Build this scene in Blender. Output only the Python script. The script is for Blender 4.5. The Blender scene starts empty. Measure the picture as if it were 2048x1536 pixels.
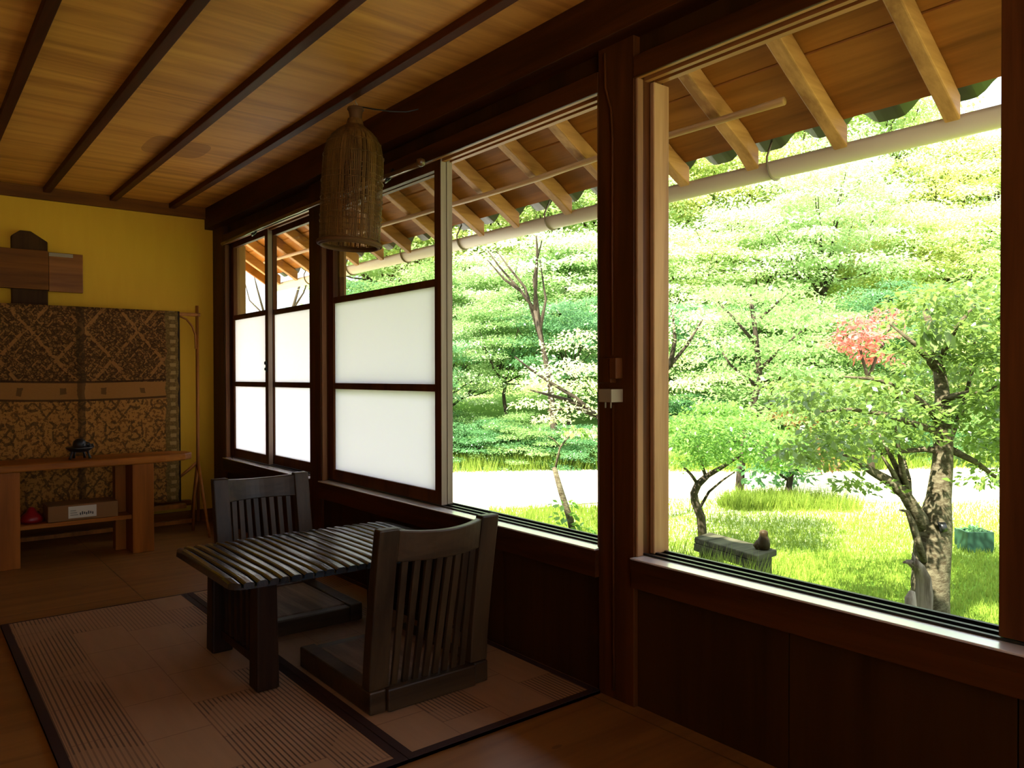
import bpy, math, random
import numpy as np
from mathutils import Vector, Matrix, Euler
R_ = random.Random(7)
C = bpy.context.scene.collection
PI = math.pi
ORD = ['first', 'second', 'third', 'fourth', 'fifth', 'sixth', 'seventh', 'eighth', 'ninth', 'tenth', 'eleventh', 'twelfth',
       'thirteenth', 'fourteenth', 'fifteenth', 'sixteenth', 'seventeenth', 'eighteenth', 'nineteenth', 'twentieth']

# ------------------------------------------------------------------ materials
class NT:
    def __init__(s, name):
        s.m = bpy.data.materials.new(name); s.m.use_nodes = True
        s.t = s.m.node_tree; s.t.nodes.clear()
        s.out = s.n('ShaderNodeOutputMaterial')
    def n(s, typ, **kw):
        nd = s.t.nodes.new(typ)
        for k, v in kw.items(): setattr(nd, k, v)
        return nd
    def put(s, sock, v):
        if isinstance(v, bpy.types.NodeSocket): s.t.links.new(v, sock)
        elif v is not None:
            if hasattr(sock.default_value, '__len__') and isinstance(v, (tuple, list)) and len(sock.default_value) == 4 and len(v) == 3: v = (*v, 1)
            sock.default_value = v
    def math(s, op, a, b=None, c=None, clamp=False):
        nd = s.n('ShaderNodeMath', operation=op); nd.use_clamp = clamp
        s.put(nd.inputs[0], a)
        if b is not None: s.put(nd.inputs[1], b)
        if c is not None: s.put(nd.inputs[2], c)
        return nd.outputs[0]
    def coord(s, which='Object'): return s.n('ShaderNodeTexCoord').outputs[which]
    def pos(s): return s.n('ShaderNodeNewGeometry').outputs['Position']
    def xyz(s, v):
        nd = s.n('ShaderNodeSeparateXYZ'); s.put(nd.inputs[0], v); return nd.outputs
    def mapping(s, v, scale=(1, 1, 1), loc=(0, 0, 0), rot=(0, 0, 0)):
        nd = s.n('ShaderNodeMapping'); s.put(nd.inputs['Vector'], v)
        nd.inputs['Scale'].default_value = scale; nd.inputs['Location'].default_value = loc; nd.inputs['Rotation'].default_value = rot
        return nd.outputs[0]
    def noise(s, v, scale, detail=4, rough=.55, dist=0.):
        nd = s.n('ShaderNodeTexNoise'); s.put(nd.inputs['Vector'], v); nd.inputs['Scale'].default_value = scale
        nd.inputs['Detail'].default_value = detail; nd.inputs['Roughness'].default_value = rough; nd.inputs['Distortion'].default_value = dist
        return nd.outputs['Fac']
    def ramp(s, f, stops):
        nd = s.n('ShaderNodeValToRGB'); s.put(nd.inputs[0], f); e = nd.color_ramp.elements
        while len(e) < len(stops): e.new(.5)
        for el, (p, c) in zip(e, stops): el.position = p; el.color = (*c, 1) if len(c) == 3 else c
        return nd.outputs['Color']
    def mix(s, f, a, b, blend='MIX'):
        nd = s.n('ShaderNodeMix', data_type='RGBA', blend_type=blend)
        s.put(nd.inputs[0], f); s.put(nd.inputs[6], a); s.put(nd.inputs[7], b); return nd.outputs[2]
    def bsdf(s, color, rough=.5, spec=.4, metal=0., bump=None, bstr=.3, bdist=.01, **kw):
        nd = s.n('ShaderNodeBsdfPrincipled')
        s.put(nd.inputs['Base Color'], color); s.put(nd.inputs['Roughness'], rough)
        nd.inputs['Specular IOR Level'].default_value = spec; nd.inputs['Metallic'].default_value = metal
        for k, v in kw.items(): s.put(nd.inputs[k], v)
        if bump is not None:
            b = s.n('ShaderNodeBump'); b.inputs['Strength'].default_value = bstr; b.inputs['Distance'].default_value = bdist
            s.put(b.inputs['Height'], bump); s.t.links.new(b.outputs[0], nd.inputs['Normal'])
        return nd.outputs[0]
    def done(s, shader):
        s.t.links.new(shader, s.out.inputs[0]); return s.m

def wood(name, dark, light, axis='Y', scale=9., rough=.5, spec=.1, stretch=14., knots=0., bump=.12, mid=None, ior=1.5):
    t = NT(name); sc = {'X': (1/stretch, 1, 1), 'Y': (1, 1/stretch, 1), 'Z': (1, 1, 1/stretch)}[axis]
    co = t.pos()
    v = t.mapping(co, sc)
    f = t.noise(v, scale, 5, .6, .6)
    g = t.noise(v, scale*7, 3, .6)
    f2 = t.math('ADD', t.math('MULTIPLY', f, .8), t.math('MULTIPLY', g, .2))
    stops = [(.40, dark), (.60, light)] if mid is None else [(.3, dark), (.48, mid), (.68, light)]
    col = t.ramp(f2, stops)
    if knots:
        k = t.n('ShaderNodeTexVoronoi'); t.put(k.inputs['Vector'], t.mapping(co, tuple(.35 if a < 1 else 1 for a in sc))); k.inputs['Scale'].default_value = 2.2
        kk = t.math('SUBTRACT', 1., t.math('DIVIDE', k.outputs['Distance'], .2*knots), clamp=True)
        col = t.mix(t.math('MULTIPLY', kk, .7), col, tuple(.35*c for c in dark))
    return t.done(t.bsdf(col, rough, spec, bump=f2, bstr=bump, IOR=ior))

def plain(name, col, rough=.5, spec=.4, metal=0., var=.12, scale=14.):
    t = NT(name); f = t.noise(t.pos(), scale, 4)
    c = t.mix(f, tuple(x*(1-var) for x in col), tuple(min(1, x*(1+var)) for x in col))
    return t.done(t.bsdf(c, rough, spec, metal))

M = {}
M['dark'] = wood('dark_stained_wood', (0.0306, 0.00859, 0.00143), (0.0706, 0.0192, 0.00324), 'Y', rough=.45)
M['darkz'] = wood('dark_stained_post_wood', (0.0368, 0.0106, 0.0019), (0.0797, 0.0222, 0.00381), 'Z', rough=.45)
M['panel'] = wood('dark_brown_panel_wood', (0.0242, 0.00873, 0.00133), (0.0431, 0.0149, 0.00216), 'Z', rough=.5, scale=6)
M['trimx'] = wood('brown_trim_wood', (0.0892, 0.0271, 0.0022), (0.164, 0.052, 0.00409), 'X', rough=.5)
M['batten'] = wood('brown_batten_wood', (0.0496, 0.011, 0.00225), (0.0843, 0.0192, 0.00405), 'Y', rough=.55)
M['sash'] = wood('brown_sash_wood', (0.0611, 0.0164, 0.00337), (0.111, 0.033, 0.00673), 'Z', rough=.5)
M['sashend'] = wood('daylit_sash_edge_wood', (0.182, 0.127, 0.09), (0.288, 0.213, 0.153), 'Z', rough=.55)  # paler copy of the sash wood; daylight on the stile ends is in the colour
M['kamoi'] = wood('light_track_wood', (0.218, 0.076, 0.0186), (0.353, 0.133, 0.0353), 'Y', rough=.45)
M['jamb'] = wood('light_jamb_wood', (0.24, 0.1152, 0.045), (0.368, 0.1944, 0.081), 'Z', rough=.45, knots=.6)
M['sill'] = plain('pale_metal_sill_strip', (.97, .95, .99), .25, .5, .6, var=.04)
M['track'] = plain('black_window_track', (.012, .011, .011), .35)
M['rafter'] = wood('pale_rafter_wood', (0.272, 0.118, 0.0276), (0.512, 0.256, 0.0723), 'X', rough=.5, knots=.9, scale=7)
M['soffit'] = wood('soffit_board_wood', (0.182, 0.061, 0.00749), (0.352, 0.122, 0.0158), 'Y', rough=.6, scale=5)
M['bamboo'] = wood('bamboo_pole_wood', (0.315, 0.1584, 0.05), (0.45, 0.2508, 0.085), 'Y', rough=.35)
M['rod'] = wood('dark_bamboo_rod', (0.062, 0.022, 0.0063), (0.124, 0.04675, 0.0135), 'Y', rough=.28, spec=.6)
M['bench'] = wood('orange_pine_bench_wood', (0.177, 0.0532, 0.0062), (0.331, 0.111, 0.0145), 'X', rough=.45, knots=.9)
M['benchz'] = wood('orange_pine_leg_wood', (0.166, 0.048, 0.00551), (0.331, 0.107, 0.0131), 'Z', rough=.45, knots=1., scale=5)
M['rack'] = wood('rack_wood', (0.154, 0.0501, 0.0081), (0.288, 0.104, 0.0182), 'Z', rough=.4)
M['chair'] = wood('dark_weathered_chair_wood', (0.0211, 0.0109, 0.00487), (0.0527, 0.0285, 0.0122), 'Z', rough=.4, spec=.22)
M['chairx'] = wood('dark_weathered_rail_wood', (0.0211, 0.0109, 0.00487), (0.0546, 0.03, 0.0131), 'X', rough=.38, spec=.25)
M['seat'] = wood('greyed_seat_wood', (0.0936, 0.0613, 0.041), (0.187, 0.124, 0.0855), 'Y', rough=.5, scale=20)
M['table'] = wood('blackened_table_wood', (0.00648, 0.012, 0.0183), (0.0189, 0.0323, 0.0455), 'Y', rough=.2, spec=1.0, bump=.25, scale=16, ior=1.75)
M['tleg'] = wood('dark_table_leg_wood', (0.01364, 0.00605, 0.003), (0.0279, 0.0121, 0.006), 'Z', rough=.4)
M['black'] = plain('black_iron', (.008, .008, .008), .42, .5)
M['bird'] = wood('dark_carved_wood', (.03, .02, .008), (.07, .05, .02), 'Z')
M['grey'] = wood('grey_bench_plank_wood', (0.03, 0.0282, 0.0167), (0.084, 0.081, 0.0484), 'X', rough=.8, scale=12)
M['drift'] = wood('silver_driftwood', (0.084, 0.0646, 0.0455), (0.252, 0.211, 0.169), 'Z', rough=.85, scale=14, bump=.5)
M['planter'] = plain('green_painted_planter', (0.0115, 0.0508, 0.0236), .6)
M['card'] = plain('brown_cardboard', (0.194, 0.0935, 0.0319), .8, .15, var=.05)
M['red'] = plain('red_cloth', (0.202, 0.0036, 0.006), .4)
M['gutter'] = plain('beige_plastic_gutter', (0.561, 0.448, 0.292), .45, .4, var=.03)
M['tile'] = plain('grey_roof_tile', (0.0576, 0.0454, 0.034), .4)
M['metal'] = plain('dull_bracket_metal', (.26, .20, .12), .5, .2)
M['band'] = plain('dark_mat_border_cloth', (.032, .014, .012), .8, .2)
M['wicker'] = wood('woven_bamboo_strips', (0.0694, 0.0268, 0.00601), (0.158, 0.0688, 0.0162), 'Z', rough=.5, scale=30)
M['wickerd'] = plain('dark_basket_rim', (.10, .045, .016), .6, .08)
M['white'] = plain('paper_label', (0.49, 0.442, 0.341), .7, .2, var=.03)
M['ink'] = plain('label_ink', (.05, .05, .05), .7)
M['bark'] = wood('grey_bark', (0.0468, 0.036, 0.0188), (0.122, 0.108, 0.0635), 'Z', rough=.85, scale=26, bump=.6, stretch=.5)
M['barkd'] = wood('dark_branch_bark', (0.0252, 0.0195, 0.013), (0.063, 0.0499, 0.0325), 'Z', rough=.85, scale=14, bump=.4, stretch=3)
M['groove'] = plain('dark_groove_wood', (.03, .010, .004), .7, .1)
M['jambin'] = wood('reddish_jamb_wood', (.14, .058, .022), (.24, .11, .045), 'Z', rough=.5)

def plaster():
    t = NT('yellow_plaster'); co = t.pos()
    f = t.noise(t.mapping(co, (3, 1, .5)), 6, 5, .6); g = t.noise(co, 1.3, 3)
    col = t.mix(t.math('MULTIPLY', f, .8), (0.658, 0.362, 0.0208), (0.532, 0.263, 0.013))
    col = t.mix(t.math('MULTIPLY', g, .5), col, (.60, .335, .030))
    return t.done(t.bsdf(col, .85, .2, bump=t.noise(co, 60, 4), bstr=.15, bdist=.004))
M['plaster'] = plaster()

def ceiling_mat():
    t = NT('ceiling_plywood'); co = t.pos()
    w = t.mapping(co, (.09, 1, 1), rot=(0, 0, .08))
    f = t.noise(w, 9, 5, .6, .8); g = t.noise(t.mapping(co, (.3, 1, 1)), 2.2, 3)
    col = t.ramp(f, [(.36, (0.481, 0.173, 0.0236)), (.52, (0.722, 0.294, 0.0446)), (.68, (0.866, 0.389, 0.0656))])
    col = t.mix(t.math('MULTIPLY', g, .55), col, (.44, .19, .030))
    # two dark stains beside the second batten
    s = t.xyz(co)
    for cx, cy, rx, ry in ((1.145, 4.55, .075, .19), (1.31, 4.55, .085, .17)):
        d = t.math('ADD', t.math('POWER', t.math('ABSOLUTE', t.math('DIVIDE', t.math('SUBTRACT', s[0], cx), rx)), 3.), t.math('POWER', t.math('ABSOLUTE', t.math('DIVIDE', t.math('SUBTRACT', s[1], cy), ry)), 3.))
        col = t.mix(t.math('MULTIPLY', t.math('LESS_THAN', d, 1.), .55), col, (.24, .075, .010))
    return t.done(t.bsdf(col, .6, .25))
M['ceil'] = ceiling_mat()

def floor_mat():
    t = NT('worn_floor_boards'); co = t.pos(); s = t.xyz(co)
    f = t.noise(t.mapping(co, (.08, 1, 1)), 9, 5, .6, .8); g = t.noise(co, 1.8, 4)
    col = t.ramp(f, [(.34, (0.149, 0.0592, 0.0149)), (.55, (0.236, 0.102, 0.0257)), (.72, (0.306, 0.141, 0.0378))])
    col = t.mix(t.math('MULTIPLY', g, .6), col, (.17, .076, .019))
    spots = t.n('ShaderNodeTexVoronoi'); t.put(spots.inputs['Vector'], t.mapping(co, (2.2, 5, 1))); spots.inputs['Scale'].default_value = 1.5
    col = t.mix(t.math('MULTIPLY', t.math('LESS_THAN', spots.outputs['Distance'], .07), .6), col, (.07, .03, .01))
    j1 = t.math('LESS_THAN', t.math('ABSOLUTE', t.math('SUBTRACT', t.math('FRACT', t.math('DIVIDE', t.math('ADD', s[0], 3.15), .91)), .5)), .003)
    j2 = t.math('LESS_THAN', t.math('ABSOLUTE', t.math('SUBTRACT', t.math('FRACT', t.math('DIVIDE', t.math('ADD', s[1], .35), 1.82)), .5)), .0015)
    col = t.mix(t.math('MULTIPLY', t.math('MAXIMUM', j1, j2), .7), col, (.03, .013, .004))
    return t.done(t.bsdf(col, t.math('ADD', .32, t.math('MULTIPLY', g, .25)), .4))
M['floor'] = floor_mat()

def mat_mat():
    t = NT('woven_bamboo_mat'); co = t.pos(); s = t.xyz(co)
    u, v = s[0], s[1]
    ub = t.math('FLOOR', t.math('DIVIDE', u, .19)); vb = t.math('FLOOR', t.math('DIVIDE', t.math('ADD', v, t.math('MULTIPLY', ub, .11)), .31))
    wn = t.n('ShaderNodeTexWhiteNoise'); wn.noise_dimensions = '2D'
    cx = t.n('ShaderNodeCombineXYZ'); t.put(cx.inputs[0], ub); t.put(cx.inputs[1], vb); t.put(wn.inputs['Vector'], cx.outputs[0])
    dense = t.math('MULTIPLY', t.math('MAXIMUM', t.math('GREATER_THAN', wn.outputs['Value'], .42), t.math('LESS_THAN', u, .57)), t.math('MAXIMUM', t.math('LESS_THAN', u, 1.126), t.math('GREATER_THAN', wn.outputs['Value'], .8)))
    st = t.math('FRACT', t.math('DIVIDE', u, .0155))
    line = t.math('LESS_THAN', st, .34)
    fade = t.math('ADD', .55, t.math('MULTIPLY', .45, t.math('GREATER_THAN', t.noise(co, 2.0, 2), .46)))
    ln = t.math('MULTIPLY', t.math('MULTIPLY', line, dense), fade)
    seam = t.math('LESS_THAN', t.math('FRACT', t.math('DIVIDE', t.math('ADD', v, t.math('MULTIPLY', ub, .11)), .31)), .018)
    seam2 = t.math('LESS_THAN', t.math('FRACT', t.math('DIVIDE', u, .19)), .02)
    base = t.mix(t.noise(t.mapping(co, (0.88, 0.132, 0.78)), 30, 4), (0.238, 0.136, 0.0718), (0.352, 0.207, 0.113))
    base = t.mix(t.math('MULTIPLY', wn.outputs['Value'], .35), base, (.33, .175, .10))
    col = t.mix(t.math('MULTIPLY', ln, .78), base, (.045, .019, .011))
    col = t.mix(t.math('MULTIPLY', t.math('MAXIMUM', seam, seam2), .55), col, (.14, .062, .035))
    return t.done(t.bsdf(col, .6, .3, bump=t.math('SUBTRACT', 1., ln), bstr=.35, bdist=.003))
M['mat'] = mat_mat()

def textile():
    t = NT('patterned_textile'); co = t.pos(); s = t.xyz(co); u, v = s[0], s[2]
    sc = 3.1
    wq = t.math('MULTIPLY', t.math('SUBTRACT', t.noise(t.mapping(co, (1, 0, 1)), 9, 3), .5), .05)
    u = t.math('ADD', u, wq); v0 = v; v = t.math('ADD', v, wq)
    def dia(k, off=0.):
        a = t.math('ABSOLUTE', t.math('SUBTRACT', t.math('FRACT', t.math('ADD', t.math('MULTIPLY', t.math('ADD', u, t.math('MULTIPLY', v, .8)), k), off)), .5))
        b = t.math('ABSOLUTE', t.math('SUBTRACT', t.math('FRACT', t.math('ADD', t.math('MULTIPLY', t.math('SUBTRACT', u, t.math('MULTIPLY', v, .8)), k), off)), .5))
        return t.math('MINIMUM', a, b)
    brk = t.math('GREATER_THAN', t.noise(t.mapping(co, (1, 0, 1)), 20, 3, .7), .46)
    d1 = t.math('MULTIPLY', t.math('LESS_THAN', dia(sc), .04), brk)
    d2 = t.math('MULTIPLY', t.math('LESS_THAN', t.math('ABSOLUTE', t.math('SUBTRACT', dia(sc*2), .13)), .03), t.math('GREATER_THAN', t.noise(t.mapping(co, (1, 0, 1)), 33, 2), .5))
    vo = t.n('ShaderNodeTexVoronoi'); vo.feature = 'DISTANCE_TO_EDGE'; t.put(vo.inputs['Vector'], t.mapping(co, (1, 0, 1.3))); vo.inputs['Scale'].default_value = 38
    cell = t.math('LESS_THAN', vo.outputs['Distance'], .10)
    n1 = t.noise(t.mapping(co, (1, 0, 1)), 42, 3, .7)
    dk, tan, olive = (.045, .022, .011), (.30, .155, .048), (.17, .115, .042)
    up = t.mix(t.math('GREATER_THAN', n1, .5), (.10, .050, .018), (.21, .115, .042))
    up = t.mix(t.math('MULTIPLY', cell, .8), up, dk)
    up = t.mix(t.math('MULTIPLY', t.math('MAXIMUM', d1, d2), .75), up, (.33, .175, .06))
    # lower field: upright motifs on tan
    mu = t.math('SUBTRACT', t.math('FRACT', t.math('DIVIDE', u, .15)), .5); mv = t.math('SUBTRACT', t.math('FRACT', t.math('DIVIDE', v, .21)), .5)
    r = t.math('SQRT', t.math('ADD', t.math('POWER', mu, 2.), t.math('POWER', mv, 2.)))
    x1 = t.math('LESS_THAN', t.math('ABSOLUTE', t.math('SUBTRACT', t.math('ABSOLUTE', mu), t.math('ABSOLUTE', mv))), .05)
    ring = t.math('LESS_THAN', t.math('ABSOLUTE', t.math('SUBTRACT', r, .3)), .045)
    mot = t.math('MULTIPLY', t.math('MAXIMUM', x1, ring), t.math('GREATER_THAN', t.noise(t.mapping(co, (1, 0, 1)), 30, 2), .46))
    lo = t.mix(t.math('GREATER_THAN', n1, .53), (.36, .19, .055), (.17, .082, .025))
    lo = t.mix(t.math('MULTIPLY', mot, .8), lo, (.07, .04, .018))
    # plain band with small squares
    bs = t.math('MULTIPLY', t.math('LESS_THAN', t.math('ABSOLUTE', t.math('SUBTRACT', t.math('FRACT', t.math('DIVIDE', u, .24)), .5)), .07),
                t.math('LESS_THAN', t.math('ABSOLUTE', t.math('SUBTRACT', v, 1.005)), .022))
    band = t.mix(t.math('MULTIPLY', bs, .75), t.mix(t.noise(t.mapping(co, (6, 0, 30)), 8, 3), (.26, .13, .04), (.33, .175, .06)), (.08, .045, .02))
    v = v0; col = t.mix(t.math('GREATER_THAN', v, 1.065), lo, up)
    inb = t.math('MULTIPLY', t.math('LESS_THAN', v, 1.065), t.math('GREATER_THAN', v, .945))
    col = t.mix(inb, col, band)
    for z in (1.065, .945):
        wob = t.math('ADD', z, t.math('MULTIPLY', t.math('POWER', t.math('ABSOLUTE', t.math('SUBTRACT', u, .9)), 2.), .05))
        col = t.mix(t.math('MULTIPLY', t.math('LESS_THAN', t.math('ABSOLUTE', t.math('SUBTRACT', v, wob)), .007), .85), col, (.04, .018, .01))
    rb = t.math('GREATER_THAN', u, 1.47)
    sp = t.math('MULTIPLY', t.math('LESS_THAN', t.math('ABSOLUTE', t.math('SUBTRACT', u, 1.515)), .018), t.math('LESS_THAN', t.math('ABSOLUTE', t.math('SUBTRACT', t.math('FRACT', t.math('DIVIDE', v, .055)), .5)), .22))
    bcol = t.mix(t.math('MULTIPLY', cell, .5), olive, (.07, .05, .02)); bcol = t.mix(t.math('MULTIPLY', sp, .6), bcol, (.40, .30, .15))
    col = t.mix(rb, col, bcol)
    col = t.mix(t.math('GREATER_THAN', u, 1.553), col, (.02, .012, .008))
    col = t.mix(t.math('MULTIPLY', t.math('LESS_THAN', t.math('ABSOLUTE', t.math('SUBTRACT', u, .945)), .022), .7), col, (.05, .03, .016))
    col = t.mix(1., col, (.85, .72, .48), 'MULTIPLY')
    return t.done(t.bsdf(col, .9, .1, bump=n1, bstr=.2))
M['textile'] = textile()

def frosted():
    t = NT('frosted_white_pane')
    a = t.n('ShaderNodeBsdfTranslucent'); a.inputs[0].default_value = (.96, .89, 1.0, 1)
    b = t.bsdf((.80, .80, .78), .35, .4)
    m = t.n('ShaderNodeMixShader'); m.inputs[0].default_value = .08
    t.t.links.new(a.outputs[0], m.inputs[1]); t.t.links.new(b, m.inputs[2])
    return t.done(m.outputs[0])
M['frost'] = frosted()
def glass():
    t = NT('clear_window_glass')
    a = t.n('ShaderNodeBsdfTransparent'); a.inputs[0].default_value = (.95, .95, .92, 1)
    g = t.n('ShaderNodeBsdfGlossy'); g.inputs['Roughness'].default_value = .01; g.inputs[0].default_value = (.9, .95, .9, 1)
    lw = t.n('ShaderNodeLayerWeight'); lw.inputs[0].default_value = .5
    m = t.n('ShaderNodeMixShader'); t.put(m.inputs[0], t.math('ADD', .03, t.math('MULTIPLY', t.math('POWER', lw.outputs['Facing'], 5.), .9)))
    t.t.links.new(a.outputs[0], m.inputs[1]); t.t.links.new(g.outputs[0], m.inputs[2])
    return t.done(m.outputs[0])
M['glass'] = glass()

def leafmat(name, a, b, trans=.5, rough=.3, spec=.9, tint=None):
    t = NT(name); rnd = t.n('ShaderNodeNewGeometry').outputs['Random Per Island']
    big = t.noise(t.pos(), .9, 2)
    col = t.mix(rnd, a, b)
    col = t.mix(t.math('MULTIPLY', big, .4), col, tuple(.72*x for x in a))
    p = t.bsdf(col, rough, spec)
    tr = t.n('ShaderNodeBsdfTranslucent')
    t.put(tr.inputs[0], t.mix(.6, col, tint or tuple(min(1, x*1.5) for x in b)))
    m = t.n('ShaderNodeMixShader'); m.inputs[0].default_value = trans
    t.t.links.new(p, m.inputs[1]); t.t.links.new(tr.outputs[0], m.inputs[2])
    return t.done(m.outputs[0])
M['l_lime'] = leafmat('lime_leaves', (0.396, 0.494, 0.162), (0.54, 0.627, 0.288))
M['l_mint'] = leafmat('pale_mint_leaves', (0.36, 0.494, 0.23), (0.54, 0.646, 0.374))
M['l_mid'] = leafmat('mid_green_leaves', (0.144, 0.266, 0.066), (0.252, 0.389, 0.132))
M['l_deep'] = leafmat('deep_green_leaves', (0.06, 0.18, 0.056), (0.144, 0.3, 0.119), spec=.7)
M['l_yell'] = leafmat('yellow_green_leaves', (.50, .53, .17), (.66, .67, .32))
M['l_near'] = leafmat('cherry_leaves', (0.0809, 0.159, 0.024), (0.196, 0.282, 0.056), rough=.33, spec=.8)
M['l_maple'] = leafmat('garden_maple_leaves', (0.088, 0.218, 0.03), (0.198, 0.354, 0.065), rough=.35, spec=.7)
M['l_red'] = leafmat('crimson_leaves', (.42, .10, .10), (.66, .26, .22), tint=(.75, .25, .18))
M['l_bronze'] = leafmat('bronze_leaves', (0.176, 0.091, 0.03), (0.288, 0.14, 0.048), tint=(0.36, 0.175, 0.036))
M['l_grass'] = leafmat('grass_blades', (0.131, 0.223, 0.0187), (0.274, 0.346, 0.0535), trans=.45, rough=.5, spec=.3)

def lawn_mat():
    t = NT('lawn_ground'); co = t.pos(); s = t.xyz(co)
    f = t.noise(co, 9, 5, .7); g = t.noise(co, .55, 4, .6)
    d = t.math('ADD', t.math('MULTIPLY', s[0], .624), t.math('MULTIPLY', s[1], .782))
    grass = t.mix(f, (.10, .20, .015), (.21, .34, .04))
    dry = t.mix(f, (.58, .57, .31), (.77, .75, .51))
    m = t.math('ADD', t.math('MULTIPLY', t.math('SUBTRACT', d, 6.9), .45), t.math('MULTIPLY', t.math('SUBTRACT', g, .5), 2.6), clamp=True)
    far = t.math('MULTIPLY', t.math('SUBTRACT', d, 12.2), 1.2, clamp=True)
    near = t.math('MULTIPLY', t.math('SUBTRACT', 4.05, s[0]), 6., clamp=True)  # unseen ground by the house, made pale to bounce warm light indoors
    col = t.mix(t.math('MAXIMUM', m, near), grass, dry); col = t.mix(far, col, t.mix(f, (.10, .20, .04), (.24, .36, .10)))
    return t.done(t.bsdf(col, .95, .1, bump=f, bstr=.6, bdist=.03))
M['lawn'] = lawn_mat()
t = NT('pale_gravel'); f = t.noise(t.pos(), 40, 4, .7)
M['sand'] = t.done(t.bsdf(t.mix(f, (.62, .58, .52), (.80, .77, .72)), .95, .1, bump=f, bstr=.4))

# ------------------------------------------------------------------ mesh helpers
class MB:
    def __init__(s): s.v = []; s.f = []; s.smooth = []
    def add(s, vs, fs, smooth=False):
        b = len(s.v); s.v += [tuple(x) for x in vs]; s.f += [tuple(b+i for i in f) for f in fs]; s.smooth += [smooth]*len(fs); return s
    def box(s, x0, x1, y0, y1, z0, z1, bev=0.):
        if bev <= 0:
            return s.add([(x0, y0, z0), (x1, y0, z0), (x1, y1, z0), (x0, y1, z0), (x0, y0, z1), (x1, y0, z1), (x1, y1, z1), (x0, y1, z1)],
                         [(3, 2, 1, 0), (4, 5, 6, 7), (0, 1, 5, 4), (1, 2, 6, 5), (2, 3, 7, 6), (3, 0, 4, 7)])
        import bmesh
        bm = bmesh.new(); bmesh.ops.create_cube(bm, size=1)
        for v in bm.verts: v.co = Vector(((x0+x1)/2+v.co.x*(x1-x0), (y0+y1)/2+v.co.y*(y1-y0), (z0+z1)/2+v.co.z*(z1-z0)))
        bmesh.ops.bevel(bm, geom=bm.edges[:], offset=bev, segments=2, affect='EDGES', profile=.5)
        bm.verts.index_update(); s.add([v.co[:] for v in bm.verts], [[v.index for v in f.verts] for f in bm.faces]); bm.free(); return s
    def hexa(s, lo, hi):  # two quads of four points each
        return s.add(list(lo)+list(hi), [(3, 2, 1, 0), (4, 5, 6, 7), (0, 1, 5, 4), (1, 2, 6, 5), (2, 3, 7, 6), (3, 0, 4, 7)])
    def tube(s, pts, rad, n=8, closed=False, cap=True, squash=None):
        pts = [Vector(p) for p in pts]; m = len(pts)
        if not hasattr(rad, '__len__'): rad = [rad]*m
        vs = []; up = Vector((0, 0, 1)); prev = None
        for i, p in enumerate(pts):
            if closed: d = pts[(i+1) % m]-pts[i-1]
            else: d = pts[min(i+1, m-1)]-pts[max(i-1, 0)]
            d = d.normalized() if d.length > 1e-9 else Vector((0, 0, 1))
            if prev is None:
                a = d.cross(up) if abs(d.z) < .95 else d.cross(Vector((1, 0, 0)))
            else: a = prev-d*prev.dot(d)
            a.normalize(); prev = a; b = d.cross(a)
            for k in range(n):
                w = 2*PI*k/n; vs.append(p+(a*math.cos(w)+b*math.sin(w)*(squash or 1))*rad[i])
        fs = []
        for i in range(m if closed else m-1):
            for k in range(n):
                i2 = (i+1) % m; fs.append((i*n+k, i*n+(k+1) % n, i2*n+(k+1) % n, i2*n+k))
        if cap and not closed: fs += [tuple(range(n-1, -1, -1)), tuple((m-1)*n+k for k in range(n))]
        return s.add(vs, fs, True)
    def lathe(s, prof, c=(0, 0, 0), n=32, caps=True):
        vs = []; m = len(prof)
        for r, z in prof:
            for k in range(n):
                w = 2*PI*k/n; vs.append((c[0]+r*math.cos(w), c[1]+r*math.sin(w), c[2]+z))
        fs = [(i*n+k, i*n+(k+1) % n, (i+1)*n+(k+1) % n, (i+1)*n+k) for i in range(m-1) for k in range(n)]
        if caps: fs += [tuple(range(n-1, -1, -1)), tuple((m-1)*n+k for k in range(n))]
        return s.add(vs, fs, True)
    def prism(s, poly, axis, a, b):  # poly 2D, extruded along axis from a to b
        f = {'X': lambda u, v, w: (w, u, v), 'Y': lambda u, v, w: (u, w, v), 'Z': lambda u, v, w: (u, v, w)}[axis]
        n = len(poly); vs = [f(u, v, a) for u, v in poly]+[f(u, v, b) for u, v in poly]
        return s.add(vs, [tuple(range(n-1, -1, -1)), tuple(range(n, 2*n))]+[(i, (i+1) % n, n+(i+1) % n, n+i) for i in range(n)])
    def build(s, name, mat, parent=None, bevel=0.):
        me = bpy.data.meshes.new(name); off = parent.location if parent is not None else Vector((0, 0, 0))
        if parent is not None and parent.parent is not None: off = off+parent.parent.location
        me.from_pydata([(x-off[0], y-off[1], z-off[2]) for x, y, z in s.v], [], s.f); me.validate(); me.update()
        import bmesh
        bm = bmesh.new(); bm.from_mesh(me); bmesh.ops.recalc_face_normals(bm, faces=bm.faces[:]); bm.to_mesh(me); bm.free()
        if len(s.smooth) == len(me.polygons): me.polygons.foreach_set('use_smooth', s.smooth)
        o = bpy.data.objects.new(name, me); C.objects.link(o); me.materials.append(mat)
        if parent is not None: o.parent = parent
        if bevel:
            b = o.modifiers.new('edge', 'BEVEL'); b.width = bevel; b.segments = 2; b.limit_method = 'ANGLE'
        return o

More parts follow.
